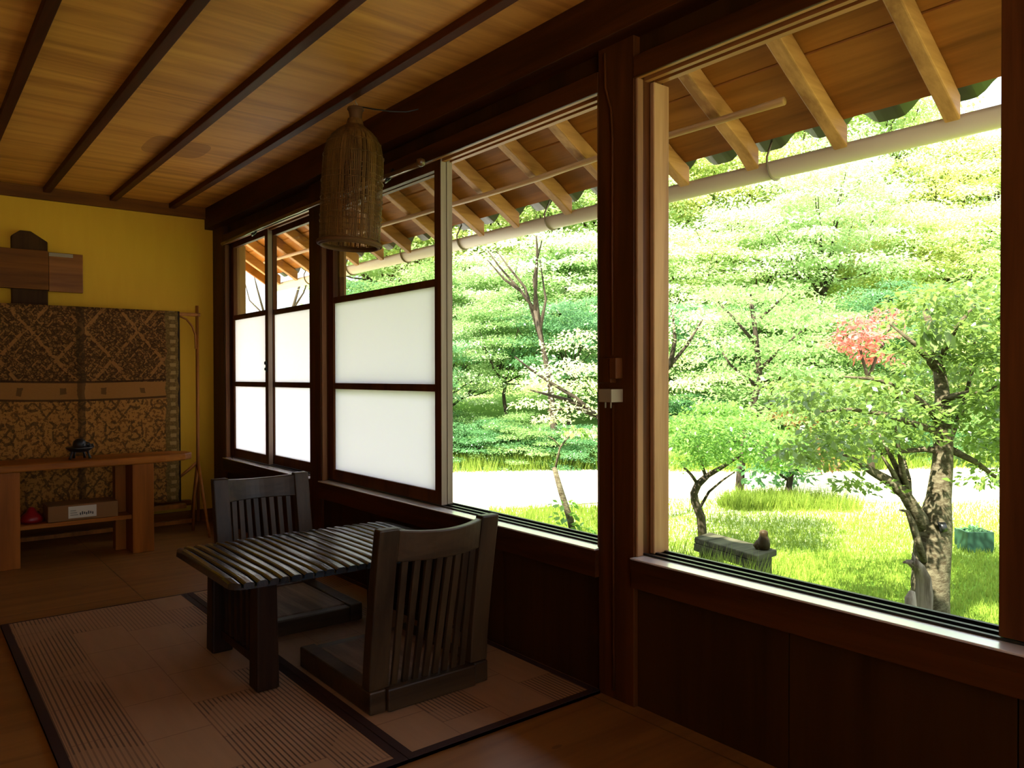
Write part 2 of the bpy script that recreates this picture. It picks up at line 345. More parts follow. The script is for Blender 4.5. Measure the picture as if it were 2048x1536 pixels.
def tag(o, label, cat, group=None, kind=None):
    o['label'] = label; o['category'] = cat
    if group: o['group'] = group
    if kind: o['kind'] = kind
    return o
def thing(name, label, cat, loc=(0, 0, 0), group=None, kind=None):
    o = bpy.data.objects.new(name, None); C.objects.link(o); o.location = loc; o.empty_display_size = .1
    return tag(o, label, cat, group, kind)
def kids(o): return [x for x in C.objects if x.parent == o]
def copy_tree(o, parent=None):
    ch = kids(o); c = o.copy(); C.objects.link(c); c.parent = parent
    for k in ch: copy_tree(k, c)
    return c
def B(*a, **k): return MB().box(*a, **k)

# ------------------------------------------------------------------ room shell
W, ZC, YB = 1.90, 2.38, 6.06          # face of window wall posts, ceiling height, far wall
SILL, HEAD = .50, 2.08
XL, YF = -2.6, -2.4
def struct(o, label, cat): return tag(o, label, cat, kind='structure')
struct(B(XL-.1, 1.95, YF-.1, YB+.1, -.12, 0).build('floor', M['floor']), 'worn brown wooden floor boards of the room', 'floor')
struct(B(XL-.1, 2.05, YF-.1, YB+.1, ZC, ZC+.06).build('ceiling', M['ceil']), 'tan plywood ceiling crossed by brown battens', 'ceiling')
struct(B(XL-.1, 2.05, YB, YB+.1, -.12, ZC).build('wall_back', M['plaster']), 'yellow plastered far wall behind the textile rack', 'wall')
wl = MB()   # left wall with a wide doorway towards the rest of the house
wl.box(XL-.1, XL, YF-.1, YB, -.12, ZC)
struct(wl.build('wall_left', M['plaster']), 'yellow plastered wall on the side away from the windows', 'wall')
wf = MB()
for x0, x1, z0, z1 in ((XL, -1.7, 0, ZC), (1.3, 1.9, 0, ZC), (-1.7, 1.3, 2.05, ZC), (-1.7, 1.3, 0, .25)): wf.box(x0, x1, YF-.1, YF, z0, z1)
struct(wf.build('wall_front', M['plaster']), 'yellow plastered wall behind the viewer with a wide opening', 'wall')

BAYS = [(4.294, 5.80), (1.90, 4.143), (-.49, 1.736)]
wr = MB()
for y0, y1 in BAYS:
    n = max(2, round((y1-y0)/.62)); w = (y1-y0)/n
    for k in range(n): wr.box(W+.018, W+.05, y0+k*w+.002, y0+(k+1)*w-.002, 0, SILL-.04)
wr.box(W+.05, 2.05, YF, YB, -.4, SILL-.04); wr.box(W+.03, 2.05, YF, YB, HEAD+.07, ZC)
wr.box(W, 2.05, YF, -.64, SILL-.04, HEAD+.07)
struct(wr.build('wall_right', M['panel']), 'dark brown boarded wall under and over the window bays', 'wall')
tn = 0
def trim(mb, mat, label, cat, bevel=.003):
    global tn; tn += 1
    return struct(mb.build('trim_%d' % tn, mat, bevel=bevel), label, cat)
trim(B(W, 2.05, 1.736, 1.90, -.4, ZC), M['darkz'], 'dark square post between the middle and the nearest window bay', 'post')
trim(B(W, 2.05, 4.143, 4.294, -.4, ZC), M['darkz'], 'dark square post behind the hanging basket, between the far bays', 'post')
trim(B(W, 2.05, 5.80, YB, -.4, ZC), M['darkz'], 'dark corner post where the window wall meets the yellow wall', 'post')
trim(B(W, 2.05, -.64, -.49, -.4, ZC), M['darkz'], 'dark post at the near end of the window wall', 'post')
trim(B(1.84, W+.03, YF, YB, 2.22, ZC), M['dark'], 'dark wall plate beam under the ceiling along the windows', 'beam')
for (y0, y1), nm in zip(BAYS, ('far', 'middle', 'nearest')):
    k = MB()
    k.box(1.909, 1.924, y0, y1, HEAD, 2.15); k.box(1.952, 1.970, y0, y1, HEAD, 2.15); k.box(2.002, 2.026, y0, y1, HEAD+.006, 2.15)
    gv = MB(); gv.box(1.924, 1.952, y0, y1, HEAD+.030, 2.15); gv.box(1.970, 2.002, y0, y1, HEAD+.030, 2.15)  # darker boxes line the two grooves
    trim(gv, M['groove'], 'dark grooves in the head track of the %s window bay' % nm, 'track groove', 0)
    trim(k, M['kamoi'], 'grooved light wooden head track over the %s window bay' % nm, 'window head', 0)
    trim(B(1.897, 1.909, y0, y1, HEAD-.002, 2.15), M['dark'], 'dark face board on the head of the %s window bay' % nm, 'trim')
    trim(B(1.884, 1.945, y0, y1, SILL-.042, SILL-.006), M['dark'], 'dark sill board of the %s window bay' % nm, 'sill', 0)
    s = MB(); s.box(1.880, 1.945, y0, y1, SILL-.006, SILL)  # thin pale strip over the dark sill board
    trim(s, M['sill'], 'pale sill edge of the %s window bay' % nm, 'sill', .002)
    s = MB(); s.box(1.945, 2.06, y0, y1, SILL-.042, SILL-.012)
    for a in (1.945, 1.985, 2.03): s.box(a, a+.012, y0, y1, SILL-.012, SILL+.006)
    trim(s, M['track'], 'black sliding track on the sill of the %s window bay' % nm, 'track', 0)
    trim(B(1.884, W+.018, y0, y1, SILL-.10, SILL-.042), M['dark'], 'dark apron rail under the sill of the %s bay' % nm, 'trim')
    # jambs on the far (+Y) and near side of the opening
    for ya, yb, side, yc, yd in ((y0, y0+.012, 'near', y0, y0+.02), (y1-.012, y1, 'far', y1-.02, y1)):
        trim(B(1.905, 1.935, ya, yb, SILL, HEAD), M['jambin'], 'reddish inner jamb strip on the %s side of the %s window bay' % (side, nm), 'jamb', .004)
        trim(B(1.978, 2.055, yc, yd, SILL, HEAD), M['jamb'], 'light outer jamb on the %s side of the %s window bay' % (side, nm), 'jamb', .004)
# ceiling battens and the trim board on the far wall
for i, x in enumerate((-2.31, -1.92, -1.53, -1.14, -.75, -.36, .03, .415, .80, 1.205, 1.60)):
    trim(B(x-.022, x+.022, YF, YB-.02, 2.345, ZC), M['batten'], 'brown ceiling batten, %s one counting from the windows' % ORD[10-i], 'batten')
trim(B(XL, 1.9, YB-.025, YB, 2.295, ZC), M['trimx'], 'brown board along the top of the yellow wall', 'trim')
struct(B(XL, 1.9, YB-.02, YB, 0, .09).build('baseboard_back', M['trimx']), 'brown baseboard at the foot of the yellow wall', 'baseboard')
trim(B(XL, 1.72, YB-.045, YB, .135, .175), M['trimx'], 'brown ledge rail low on the yellow wall behind the textile', 'trim')

# ------------------------------------------------------------------ sliding sashes
ST, RL = .055, .045
def sash(n, y0, y1, x, label, latch=None, frost=True):
    r = thing('window_%d' % n, label, 'window', (x, (y0+y1)/2, SILL), kind='structure')
    x0, x1 = x, x+.030; z0, z1 = SILL+.008, HEAD+.02
    zs = [(z0, z0+.06), (1.028, 1.062), (1.515, 1.550), (z1-.05, z1)]
    f = MB(); f.box(x0, x1, y0+.004, y0+ST, z0, z1); f.box(x0, x1, y1-ST, y1, z0, z1)
    for a, b in zs: f.box(x0+.001, x1-.001, y0+ST, y1-ST, a, b)
    fr = f.build('frame', M['sash'], r, bevel=.002)
    e = B(x0+.0005, x1-.0005, y0, y0+.004, z0, z1).build('stile_edge', M['sashend'], r); e['label'] = 'edge of the stile, daylight put in as paler colour'
    for a, b in ((zs[0][1], zs[1][0]), (zs[1][1], zs[2][0])):
        B(x0+.012, x0+.017, y0+ST-.005, y1-ST+.005, a-.004, b+.004).build('frosted_pane' if frost else 'clear_pane', M['frost' if frost else 'glass'], r)
    B(x0+.012, x0+.016, y0+ST-.005, y1-ST+.005, zs[2][1]-.004, zs[3][0]+.004).build('clear_pane', M['glass'], r)
    if latch:
        l = MB(); l.lathe([(.004, -.012), (.011, -.008), (.011, .008), (.004, .012)], (x0-.008, y0+.025, 1.19), 12)
        l.lathe([(.004, -.01), (.010, -.006), (.010, .006), (.004, .01)], (x0-.008, y0+.025, 1.15), 12); l.box(x0-.006, x0, y0+.018, y0+.032, 1.13, 1.21)
        l.build('latch', M['black'], r)
    return r
sash(1, 5.055, 5.785, 1.945, 'sliding window beside the yellow wall, two frosted panes under a clear one', latch=True)
sash(2, 4.31, 5.125, 1.985, 'sliding window just beyond the basket post, frosted below and clear above')
sash(3, 2.955, 4.125, 1.945, 'inner sliding window behind the basket, pushed back beside the open half')
sash(4, 2.965, 4.125, 1.985, 'outer sliding window stacked behind the inner one in the middle bay', frost=False)
sash(5, -.475, .672, 1.945, 'inner sliding window pushed to the near end of the nearest bay')
sash(6, -.475, .655, 1.985, 'outer sliding window stacked at the near end of the nearest bay')

# ------------------------------------------------------------------ eaves
SL = .62; XE = 2.95; ZE = 2.0                  # rafter underside at its tip
def zr(x): return ZE+(XE-x)*SL
ra = [.35, .76, 1.17, 1.586, 1.987, 2.372, 2.78, 3.178, 3.645, 4.003, 4.45, 4.90, 5.31, 5.72, 6.13, 6.54, 6.95, 7.36]
cs = math.cos(math.atan(SL)); th = .075/cs
for i, y in enumerate(ra):
    m = MB(); hw = .029; L = []
    for x in (2.05, 2.3, 2.6, 2.85, XE): L.append((x, zr(x)+R_.uniform(-.004, .004), R_.uniform(-.006, .006), hw+R_.uniform(-.003, .003)))
    vs = []; fs = []
    for x, z, dy, w in L: vs += [(x, y+dy-w, z), (x, y+dy+w, z), (x+.0, y+dy+w, z+th), (x, y+dy-w, z+th)]
    n = len(L)
    for k in range(n-1):
        for j in range(4): fs.append((k*4+j, k*4+(j+1) % 4, k*4+4+(j+1) % 4, k*4+4+j))
    fs += [(0, 1, 2, 3), (n*4-1, n*4-2, n*4-3, n*4-4)]; m.add(vs, fs)
    o = m.build('rafter', M['rafter'], bevel=.006)
    tag(o, 'pale wooden eave rafter outside the windows, %s one from the near end' % ORD[i], 'rafter', 'eave rafters', 'structure')
YR0, YR1 = -.8, 7.55
rf = thing('roof', 'overhanging tiled roof eave with boarded underside outside the windows', 'roof', (2.05, YR0, 2.3), kind='structure')
sb = MB(); nb = 6; xs = [2.05+(2.93-2.05)*k/nb for k in range(nb+1)]
for k in range(nb):
    a, b = xs[k], xs[k+1]-.004; dz = .006*(k % 2)
    za, zb = zr(a)+th+dz, zr(b)+th+dz
    sb.hexa([(a, YR0, za), (b, YR0, zb), (b, YR1, zb), (a, YR1, za)], [(a, YR0, za+.02), (b, YR0, zb+.02), (b, YR1, zb+.02), (a, YR1, za+.02)])
sb.build('soffit_boards', M['soffit'], rf)
# wavy pantiles on top: underside edge shows as scallops over the gutter
tm = MB(); NY = 330; vs = []; cols = []
for j, x in enumerate((1.95, 2.5, 2.93, 3.035)):
    for i in range(NY+1):
        y = YR0+(YR1-YR0)*i/NY; ph = ((y % .26)/.26)
        w = .030*math.cos(2*PI*ph)+.010*math.cos(4*PI*ph)
        vs.append((x, y, zr(x)+th+.08+w))
n = NY+1; tv = vs+[(x, y, z+.018) for x, y, z in vs]; o_ = len(vs)
fs = []
for j in range(3):
    for i in range(NY):
        q = (j*n+i, j*n+i+1, (j+1)*n+i+1, (j+1)*n+i); fs.append(q); fs.append(tuple(o_+k for k in q[::-1]))
for i in range(NY): fs.append((3*n+i, 3*n+i+1, o_+3*n+i+1, o_+3*n+i)); fs.append((i, i+1, o_+i+1, o_+i))
for i in (0, NY):
    for j in range(3): fs.append((j*n+i, (j+1)*n+i, o_+(j+1)*n+i, o_+j*n+i))
tm.add(tv, fs, True); tm.build('roof_tiles', M['tile'], rf)
vb = MB(); xa, xb = 2.05, 3.0
vb.hexa([(xa, YR1, zr(xa)-.02), (xb, YR1, zr(xb)-.02), (xb, YR1+.03, zr(xb)-.02), (xa, YR1+.03, zr(xa)-.02)], [(xa, YR1, zr(xa)+th+.08), (xb, YR1, zr(xb)+th+.08), (xb, YR1+.03, zr(xb)+th+.08), (xa, YR1+.03, zr(xa)+th+.08)])
vb.build('verge_board', M['soffit'], rf)
g = thing('rain_gutter', 'beige half-round rain gutter along the edge of the eave', 'gutter', (3.03, 3, 1.97))
GX, GZ, GR = 3.02, 2.028, .056
gm = MB(); prof = [(GX+GR*math.cos(PI+PI*k/14), GZ+GR*1.15*math.sin(PI+PI*k/14)) for k in range(15)]
inn = [(GX+(GR-.004)*math.cos(PI+PI*k/14), GZ+(GR-.004)*1.15*math.sin(PI+PI*k/14)) for k in range(14, -1, -1)]
gm.prism(prof+inn, 'Y', YR0, YR1+.05)
gm.smooth = [len(f) == 4 for f in gm.f]; gm.build('channel', M['gutter'], g)
for y in (.95, 1.93, 2.62, 3.40, 4.30, 5.05, 5.95, 6.8):
    b = MB(); b.tube([(GX-.02, y, GZ+.10), (GX-GR-.004, y, GZ+.02)]+[(GX+(GR+.004)*math.cos(PI+PI*k/12), y, GZ+(GR+.004)*1.15*math.sin(PI+PI*k/12)) for k in range(13)], .005, 6)
    b.build('bracket', M['metal'], g)
bp = MB(); pts = []; rr = []
for k in range(40):
    y = 1.66+(7.0-1.66)*k/39; pts.append((2.66+.004*math.sin(k*.7), y, 2.150+.006*math.sin(k*.35))); rr.append(.0145 if k % 5 else .0165)
bp.tube(pts, rr, 10)
tag(bp.build('bamboo_pole', M['bamboo']), 'long bamboo pole hung under the eave rafters outside', 'pole')
trim(B(2.05, 2.12, 6.05, 6.3, -.45, 2.55), M['soffit'], 'brown outside corner board of the house beyond the far bay', 'outer wall')

# ------------------------------------------------------------------ small wall fittings
rd = thing('curtain_rod', 'dark bamboo curtain rod on the window head behind the basket', 'curtain rod', (1.83, 4.3, 2.05))
m = MB(); m.tube([(1.83, 2.95+(5.62-2.95)*k/24, 2.047+.03*math.sin(k*.12)*.5) for k in range(25)], [.011 if k % 4 else .013 for k in range(25)], 10); m.build('rod', M['rod'], rd)
m = MB(); m.lathe([(.002, -.02), (.018, -.012), (.020, 0), (.018, .012), (.002, .02)], (1.83, 2.94, 2.052), 14); m.build('end_knob', M['rod'], rd)
for y in (3.24, 5.0):
    m = MB(); m.tube([(1.86, y, 2.09), (1.842, y, 2.04), (1.82, y, 2.022), (1.812, y-.03, 2.03)], .007, 6); m.build('bracket', M['black'], rd)
lk = thing('post_bracket', 'small boxy metal bracket with pegs on the dark post beside the open window', 'bracket', (1.9, 1.83, 1.03))
B(1.872, 1.90, 1.815, 1.875, 1.075, 1.16, bev=.003).build('back_box', M['darkz'], lk)
B(1.866, 1.90, 1.785, 1.815, 1.09, 1.16, bev=.003).build('side_box', M['sash'], lk)
m = MB(); m.box(1.845, 1.90, 1.785, 1.79, 1.012, 1.055); m.box(1.845, 1.85, 1.79, 1.85, 1.012, 1.055); m.box(1.845, 1.90, 1.845, 1.85, 1.012, 1.055); m.box(1.85, 1.90, 1.79, 1.845, 1.012, 1.017)
m.build('tray', M['metal'], lk)
for y in (1.80, 1.825): MB().tube([(1.858, y, 1.013), (1.858, y, .992)], .003, 6).build('peg', M['metal'], lk)
m = MB(); m.tube([(1.893, 1.862, 2.20), (1.893, 1.858, 2.08), (1.893, 1.832, 2.0), (1.894, 1.826, 1.9), (1.894, 1.828, 1.5), (1.894, 1.826, 1.17)], .0045, 6)
m.tube([(1.894, 1.824, 1.0), (1.894, 1.823, .5), (1.894, 1.822, .03)], .0045, 6)
tag(m.build('cable', M['darkz']), 'thin brown cable running down the dark post by the open window', 'cable')

# ------------------------------------------------------------------ hanging basket
bx, by = 1.632, 3.175
hb = thing('basket_pendant', 'bottle-shaped woven bamboo basket hanging from a ceiling batten by the windows', 'hanging basket', (bx, by, 2.33))
prof = [(.033, 2.262), (.040, 2.235), (.075, 2.208), (.103, 2.18), (.124, 2.14), (.135, 2.09), (.137, 2.03), (.137, 1.95), (.137, 1.85), (.136, 1.75), (.135, 1.70)]
tilt = Matrix.Rotation(.05, 3, Vector((.3, 1, 0)).normalized())
def tl(p): q = tilt @ Vector((p[0]-bx, p[1]-by, p[2]-2.30)); return (q.x+bx, q.y+by, q.z+2.30)
m = MB(); NR = 120
for k in range(NR):
    w = 2*PI*k/NR+R_.uniform(-.01, .01); cw, sw = math.cos(w), math.sin(w); hw = .0022+R_.uniform(-.0006, .0006)
    for pf in (0,):
        L = []; Rr = []
        for r, z in prof:
            h = min(hw, r*.075)
            L.append(tl((bx+r*cw-sw*h, by+r*sw+cw*h, z))); Rr.append(tl((bx+r*cw+sw*h, by+r*sw-cw*h, z)))
        n = len(prof); m.add(L+Rr, [(i, i+1, n+i+1, n+i) for i in range(n-1)])
def pr(z):
    for (r0, z0), (r1, z1) in zip(prof, prof[1:]):
        if z1 <= z <= z0: return r0+(r1-r0)*(z0-z)/(z0-z1)
    return prof[-1][0]
for z in [2.20, 2.15, 2.09, 2.04]+[2.0-.026*k for k in range(11)]+[1.71]:
    r = pr(z)+(.0015 if int(z*100) % 2 else -.0015)
    m.tube([tl((bx+r*math.cos(2*PI*k/40), by+r*math.sin(2*PI*k/40), z+.003*math.sin(3*k))) for k in range(40)], .0022, 5, closed=True)
m.build('woven_body', M['wicker'], hb)
m = MB()
for r, z, q in ((.138, 1.697, .010), (.129, 1.690, .008)): m.tube([tl((bx+r*math.cos(2*PI*k/48), by+r*math.sin(2*PI*k/48), z)) for k in range(48)], q, 8, closed=True)
m.build('rim', M['wickerd'], hb)
m = MB()
pf = [(.030, 2.235), (.027, 2.26), (.029, 2.285), (.036, 2.315), (.032, 2.316), (.025, 2.285), (.023, 2.26), (.026, 2.236)]
m.lathe(pf, (bx, by, 0), 24, caps=False); m.tube([(bx+.034*math.cos(2*PI*k/30), by+.034*math.sin(2*PI*k/30), 2.308) for k in range(30)], .0045, 6, closed=True)
m.build('neck_collar', M['wickerd'], hb)
m = MB(); m.tube([(bx, by, 2.352), (bx, by, 2.34), (bx+.008, by, 2.333), (bx+.004, by, 2.322), (bx-.008, by, 2.322), (bx-.01, by, 2.33)], .0022, 6); m.tube([(bx-.032, by, 2.31), (bx, by, 2.325), (bx+.032, by, 2.31)], .002, 6)
m.build('hook', M['metal'], hb)
m = MB(); m.tube([(bx, by, 2.325), (bx+.05, by-.06, 2.305), (bx+.11, by-.13, 2.288), (bx+.17, by-.16, 2.29), (1.842, by-.2, 2.30)], .003, 6)
m.build('cord', M['black'], hb)

# ------------------------------------------------------------------ low table
TX0, TX1, TY0, TY1, TZ = .862, 1.815, 2.572, 3.27, .414
tb = thing('low_table', 'dark low table with a grooved plank top between two floor chairs', 'table', ((TX0+TX1)/2, (TY0+TY1)/2, 0))
def yext(x):
    r = .05; d = min(x-TX0, TX1-x); e = 0
    if d < r: e = r-math.sqrt(max(0, r*r-(r-d)**2))
    bow = .012*(1-((x-(TX0+TX1)/2)/((TX1-TX0)/2))**2)
    return TY0+e-bow, TY1-e+bow
m = MB(); NP = 23; pw = (TX1-TX0)/NP; P = []
for k in range(NP):
    x = TX0+k*pw
    P += [(x+.0003, -.006), (x+pw*.10, -.002), (x+pw*.25, .0), (x+pw*.6, 0), (x+pw*.76, -.002), (x+pw*.82, -.006), (x+pw*.84, -.016), (x+pw-.0005, -.016)] if k < NP-1 else [(x+.0003, -.004), (x+pw*.14, -.001), (x+pw*.8, 0), (x+pw-.0003, -.004)]
ny = 10; vs = []
for x, dz in P:
    a, b = yext(min(max(x, TX0+.001), TX1-.001))
    for j in range(ny+1):
        tt = j/ny; e = -.006*(abs(tt-.5)*2)**8
        vs.append((x+.003*math.sin(tt*5+x*40), a+(b-a)*tt, TZ+dz+e))
n = ny+1; np_ = len(P); base = len(vs)
for x, dz in P:
    a, b = yext(min(max(x, TX0+.001), TX1-.001))
    for j in range(n): vs.append((x, a+.004+(b-a-.008)*j/ny, TZ-.030))
fs = []
for i in range(np_-1):
    for j in range(ny): fs.append((i*n+j, (i+1)*n+j, (i+1)*n+j+1, i*n+j+1)); fs.append((base+i*n+j, base+i*n+j+1, base+(i+1)*n+j+1, base+(i+1)*n+j))
    fs.append((i*n, base+i*n, base+(i+1)*n, (i+1)*n)); fs.append((i*n+ny, (i+1)*n+ny, base+(i+1)*n+ny, base+i*n+ny))
for j in range(ny): fs.append((j, j+1, base+j+1, base+j)); fs.append(((np_-1)*n+j, base+(np_-1)*n+j, base+(np_-1)*n+j+1, (np_-1)*n+j+1))
m.add(vs, fs); m.build('tabletop', M['table'], tb)
for lx in (.955, 1.665):
    for ly in (2.60, 3.075):
        a = .036; cx, cy = lx+.04, ly+.04; zt = TZ-.030
        mm = MB(); zf = .0128; mm.hexa([(cx-.041, cy-.041, zf), (cx+.041, cy-.041, zf), (cx+.041, cy+.041, zf), (cx-.041, cy+.041, zf)], [(cx-a, cy-a, zt), (cx+a, cy-a, zt), (cx+a, cy+a, zt), (cx-a, cy+a, zt)])
        mm.build('leg', M['tleg'], tb, bevel=.008)
for lx in (.985, 1.695):
    B(lx-.0, lx+.024, 2.676, 3.079, .335, .384).build('end_rail', M['tleg'], tb)
    B(lx-.0, lx+.024, 2.678, 3.077, .075, .105).build('end_rail', M['tleg'], tb)
    for k in range(6):
        y = 2.715+k*.062; B(lx+.004, lx+.020, y, y+.026, .105, .335).build('end_slat', M['tleg'], tb)

# ------------------------------------------------------------------ legless floor chairs (local: back at y=0, seat towards +y)
def make_chair(label):
    r = thing('floor_chair', label, 'chair', (0, 0, 0), 'slatted floor chairs at the low table')
    zb = .075
    for s in (-1, 1):
        x0, x1 = sorted((s*.235, s*.175)); B(x0, x1, .0, .55, 0, zb).build('side_rail', M['chairx'], r, bevel=.006)
    B(-.175, .175, -.012, .05, 0, zb).build('rear_rail', M['chairx'], r, bevel=.006)
    B(-.175, .175, .50, .55, 0, zb-.008).build('front_rail', M['chairx'], r, bevel=.006)
    B(-.174, .174, .05, .50, .035, zb-.004).build('seat', M['seat'], r, bevel=.004)
    lean = -.075
    for s in (-1, 1):
        x0, x1 = sorted((s*.235, s*.162)); t_ = .605
        mm = MB(); L = []
        for k in range(6):
            z = zb+(t_-zb)*k/5; q = k/5; yy = .005+lean*q**1.3; d = .055-.012*q
            L.append([(x0, yy, z), (x1, yy, z), (x1, yy+d, z), (x0, yy+d, z)])
        vs = [p for l in L for p in l]; fs = [(0, 3, 2, 1), (20, 21, 22, 23)]
        for k in range(5):
            for j in range(4): fs.append((k*4+j, k*4+(j+1) % 4, k*4+4+(j+1) % 4, k*4+4+j))
        mm.add(vs, fs); mm.build('back_post', M['chair'], r, bevel=.006)
    def bow(x): return -.045*(1-(x/.165)**2)
    mm = MB(); vs = []; N = 14
    for k in range(N+1):
        x = -.163+.326*k/N; y1 = lean+.012+bow(x); y0 = lean*.75+.012+bow(x)
        vs += [(x, y0, .492), (x, y0+.03, .492), (x, y1+.03, .597-.010*(1-(x/.163)**2)), (x, y1, .597-.010*(1-(x/.163)**2))]
    fs = [(0, 1, 2, 3), (N*4+3, N*4+2, N*4+1, N*4)]
    for k in range(N):
        for j in range(4): fs.append((k*4+j, k*4+(j+1) % 4, k*4+4+(j+1) % 4, k*4+4+j))
    mm.add(vs, fs); mm.build('top_rail', M['chairx'], r, bevel=.004)
    for k in range(8):
        x = -.136+.272*k/7; xt = x*.98; yb = .02+.2*bow(x); yt = lean*.75+.018+bow(x)
        mm = MB(); mm.hexa([(x-.011, yb, zb-.002), (x+.011, yb, zb-.002), (x+.011, yb+.014, zb-.002), (x-.011, yb+.014, zb-.002)],
                           [(xt-.012, yt, .497), (xt+.012, yt, .497), (xt+.012, yt+.014, .497), (xt-.012, yt+.014, .497)])
        mm.build('back_slat', M['chair'], r, bevel=.002)
    return r
ch = make_chair('slatted wooden floor chair on the near side of the table, its back towards the viewer')
ch2 = copy_tree(ch); ch2['label'] = 'slatted wooden floor chair beyond the table, facing the viewer'
ch.location = (1.405, 2.195, .013); ch2.location = (1.385, 3.655, .013); ch2.rotation_euler = (0, 0, PI)

# ------------------------------------------------------------------ woven mats
def floor_mat_obj(x0, x1, y0, y1, label):
    r = thing('woven_mat', label, 'mat', ((x0+x1)/2, (y0+y1)/2, 0), 'woven mats under the low table')
    B(x0, x1, y0, y1, .001, .011).build('woven_field', M['mat'], r)
    for a, b in ((x0, x0+.028), (x1-.028, x1)): B(a, b, y0, y1, .001, .0125).build('border', M['band'], r)
    B(x0+.028, x1-.028, y0, y0+.03, .001, .0125).build('border', M['band'], r)
    B(x0+.028, x1-.028, y1-.008, y1, .001, .0122).build('border', M['band'], r)
floor_mat_obj(.345, 1.125, 1.885, 4.035, 'brown woven mat nearer the room with striped weave and dark border')
floor_mat_obj(1.128, 1.893, 1.885, 4.035, 'brown woven mat along the window wall under the chairs')

# ------------------------------------------------------------------ bench with box
bn = thing('plank_bench', 'orange pine plank bench with slab legs and a shelf before the textile', 'bench', (.6, 5.35, 0))
m = MB(); poly = [(-1.0, 5.16), (-.4, 5.13), (.2, 5.15), (.7, 5.19), (1.05, 5.17), (1.33, 5.20), (1.46, 5.24), (1.525, 5.32), (1.515, 5.42), (1.44, 5.49), (1.1, 5.52), (.4, 5.50), (-.3, 5.53), (-1.0, 5.5)]
m.prism(poly, 'Z', .556, .60); m.build('top', M['bench'], bn, bevel=.008)
for x0, x1 in ((.40, .545), (1.135, 1.26)):
    B(x0, x1, 5.20, 5.47, 0, .556).build('leg', M['benchz'], bn, bevel=.004)
for x0, x1 in ((-1.0, .40), (.545, 1.135)): B(x0, x1, 5.22, 5.46, .215, .24).build('shelf', M['bench'], bn, bevel=.003)
B(1.075, 1.135, 5.38, 5.46, 0, .556).build('brace', M['benchz'], bn)
cb = thing('cardboard_box', 'flat brown cardboard box with a white label on the bench shelf', 'box', (.87, 5.34, .24))
B(.685, 1.06, 5.23, 5.44, .241, .335, bev=.003).build('carton', M['card'], cb)
B(.79, .94, 5.228, 5.2302, .255, .325).build('label', M['white'], cb)
lm = MB()
for k in range(7): x = .85+k*.011; lm.box(x, x+.007, 5.2274, 5.2286, .270+.002*(k % 3), .285+.003*((k*5) % 3))
for k in range(3): lm.box(.80, .842-.006*k, 5.2274, 5.2286, .272+.013*k, .275+.013*k)
lm.build('print', M['ink'], cb)
rb = MB(); rb.lathe([(.01, .0), (.055, .004), (.062, .02), (.05, .045), (.03, .06), (.016, .085), (.004, .092)], (.612, 5.31, .241), 20)
tag(rb.build('red_pouch', M['red']), 'small red bundle on the bench shelf beside the cardboard box', 'bundle')
ir = thing('iron_figure', 'small black cast iron dish figure on thin legs on the bench top', 'figurine', (.872, 5.33, .60))
m = MB(); m.lathe([(.015, .038), (.05, .045), (.073, .062), (.076, .072), (.060, .070), (.04, .072), (.038, .09), (.032, .108), (.018, .12), (.004, .123)], (.868, 5.33, .60), 26)
m.build('body', M['black'], ir)
m = MB()
for k in range(16):
    a = R_.uniform(-.9, .9); r = R_.uniform(.042, .075); q = R_.uniform(.007, .013); z = R_.uniform(.067, .09)
    m.lathe([(q*.3, -q), (q, -q*.3), (q, q*.4), (q*.3, q)], (.868+r*math.cos(a), 5.33+r*math.sin(a), .60+z), 8)
m.build('knobbly_head', M['black'], ir)
for dx, dy in ((-.05, -.03), (-.02, .045), (.03, .03), (.045, -.03)):
    MB().tube([(.868+dx*.8, 5.33+dy*.8, .655), (.868+dx, 5.33+dy, .625), (.868+dx*1.15, 5.33+dy*1.15, .601)], [.009, .006, .009], 7).build('leg', M['black'], ir)

# ------------------------------------------------------------------ textile on its rack
RY = 5.75
rk = thing('clothes_rack', 'thin wooden rack with splayed feet carrying the hung textile', 'rack', (.8, RY, 0))
for px in (1.69, -.45):
    MB().tube([(px, RY, .06), (px, RY, .5), (px, RY, 1.61)], .011, 10).build('post', M['rack'], rk)
    MB().tube([(px, RY, .49), (px-.015, RY-.17, .25), (px-.03, RY-.36, .0)], [.012, .011, .009], 8).build('foot', M['rack'], rk)
    MB().tube([(px, RY, .49), (px+.003, RY+.1, .25), (px+.005, RY+.2, .0)], [.012, .011, .009], 8).build('foot', M['rack'], rk)
    MB().tube([(px, RY, .48), (px-.03, RY-.02, .25), (px-.045, RY-.03, .0)], [.012, .011, .010], 8).build('foot', M['rack'], rk)
    s = -1 if px > 0 else 1
    MB().tube([(px, RY, .485), (px+s*.13, RY, .38), (px+s*.27, RY, .25), (px+s*.33, RY, .195)], [.011, .010, .010, .009], 8).build('brace', M['rack'], rk)
    MB().tube([(px+s*.012, RY-.004, 1.30), (px+s*.014, RY-.004, 1.40), (px+s*.035, RY-.004, 1.46), (px+s*.075, RY-.004, 1.51), (px+s*.13, RY-.004, 1.533)], .007, 8).build('curved_bracket', M['rack'], rk)
MB().tube([(-.47, RY, 1.545), (1.71, RY, 1.545)], .013, 10).build('rod', M['rack'], rk)
B(-.5, 1.60, RY-.03, RY+.03, .165, .195).build('bottom_rail', M['rack'], rk)
B(-.5, 1.66, RY-.02, RY+.02, .055, .08).build('bottom_rail', M['rack'], rk)
m = MB(); nx, nz = 110, 30; vs = []
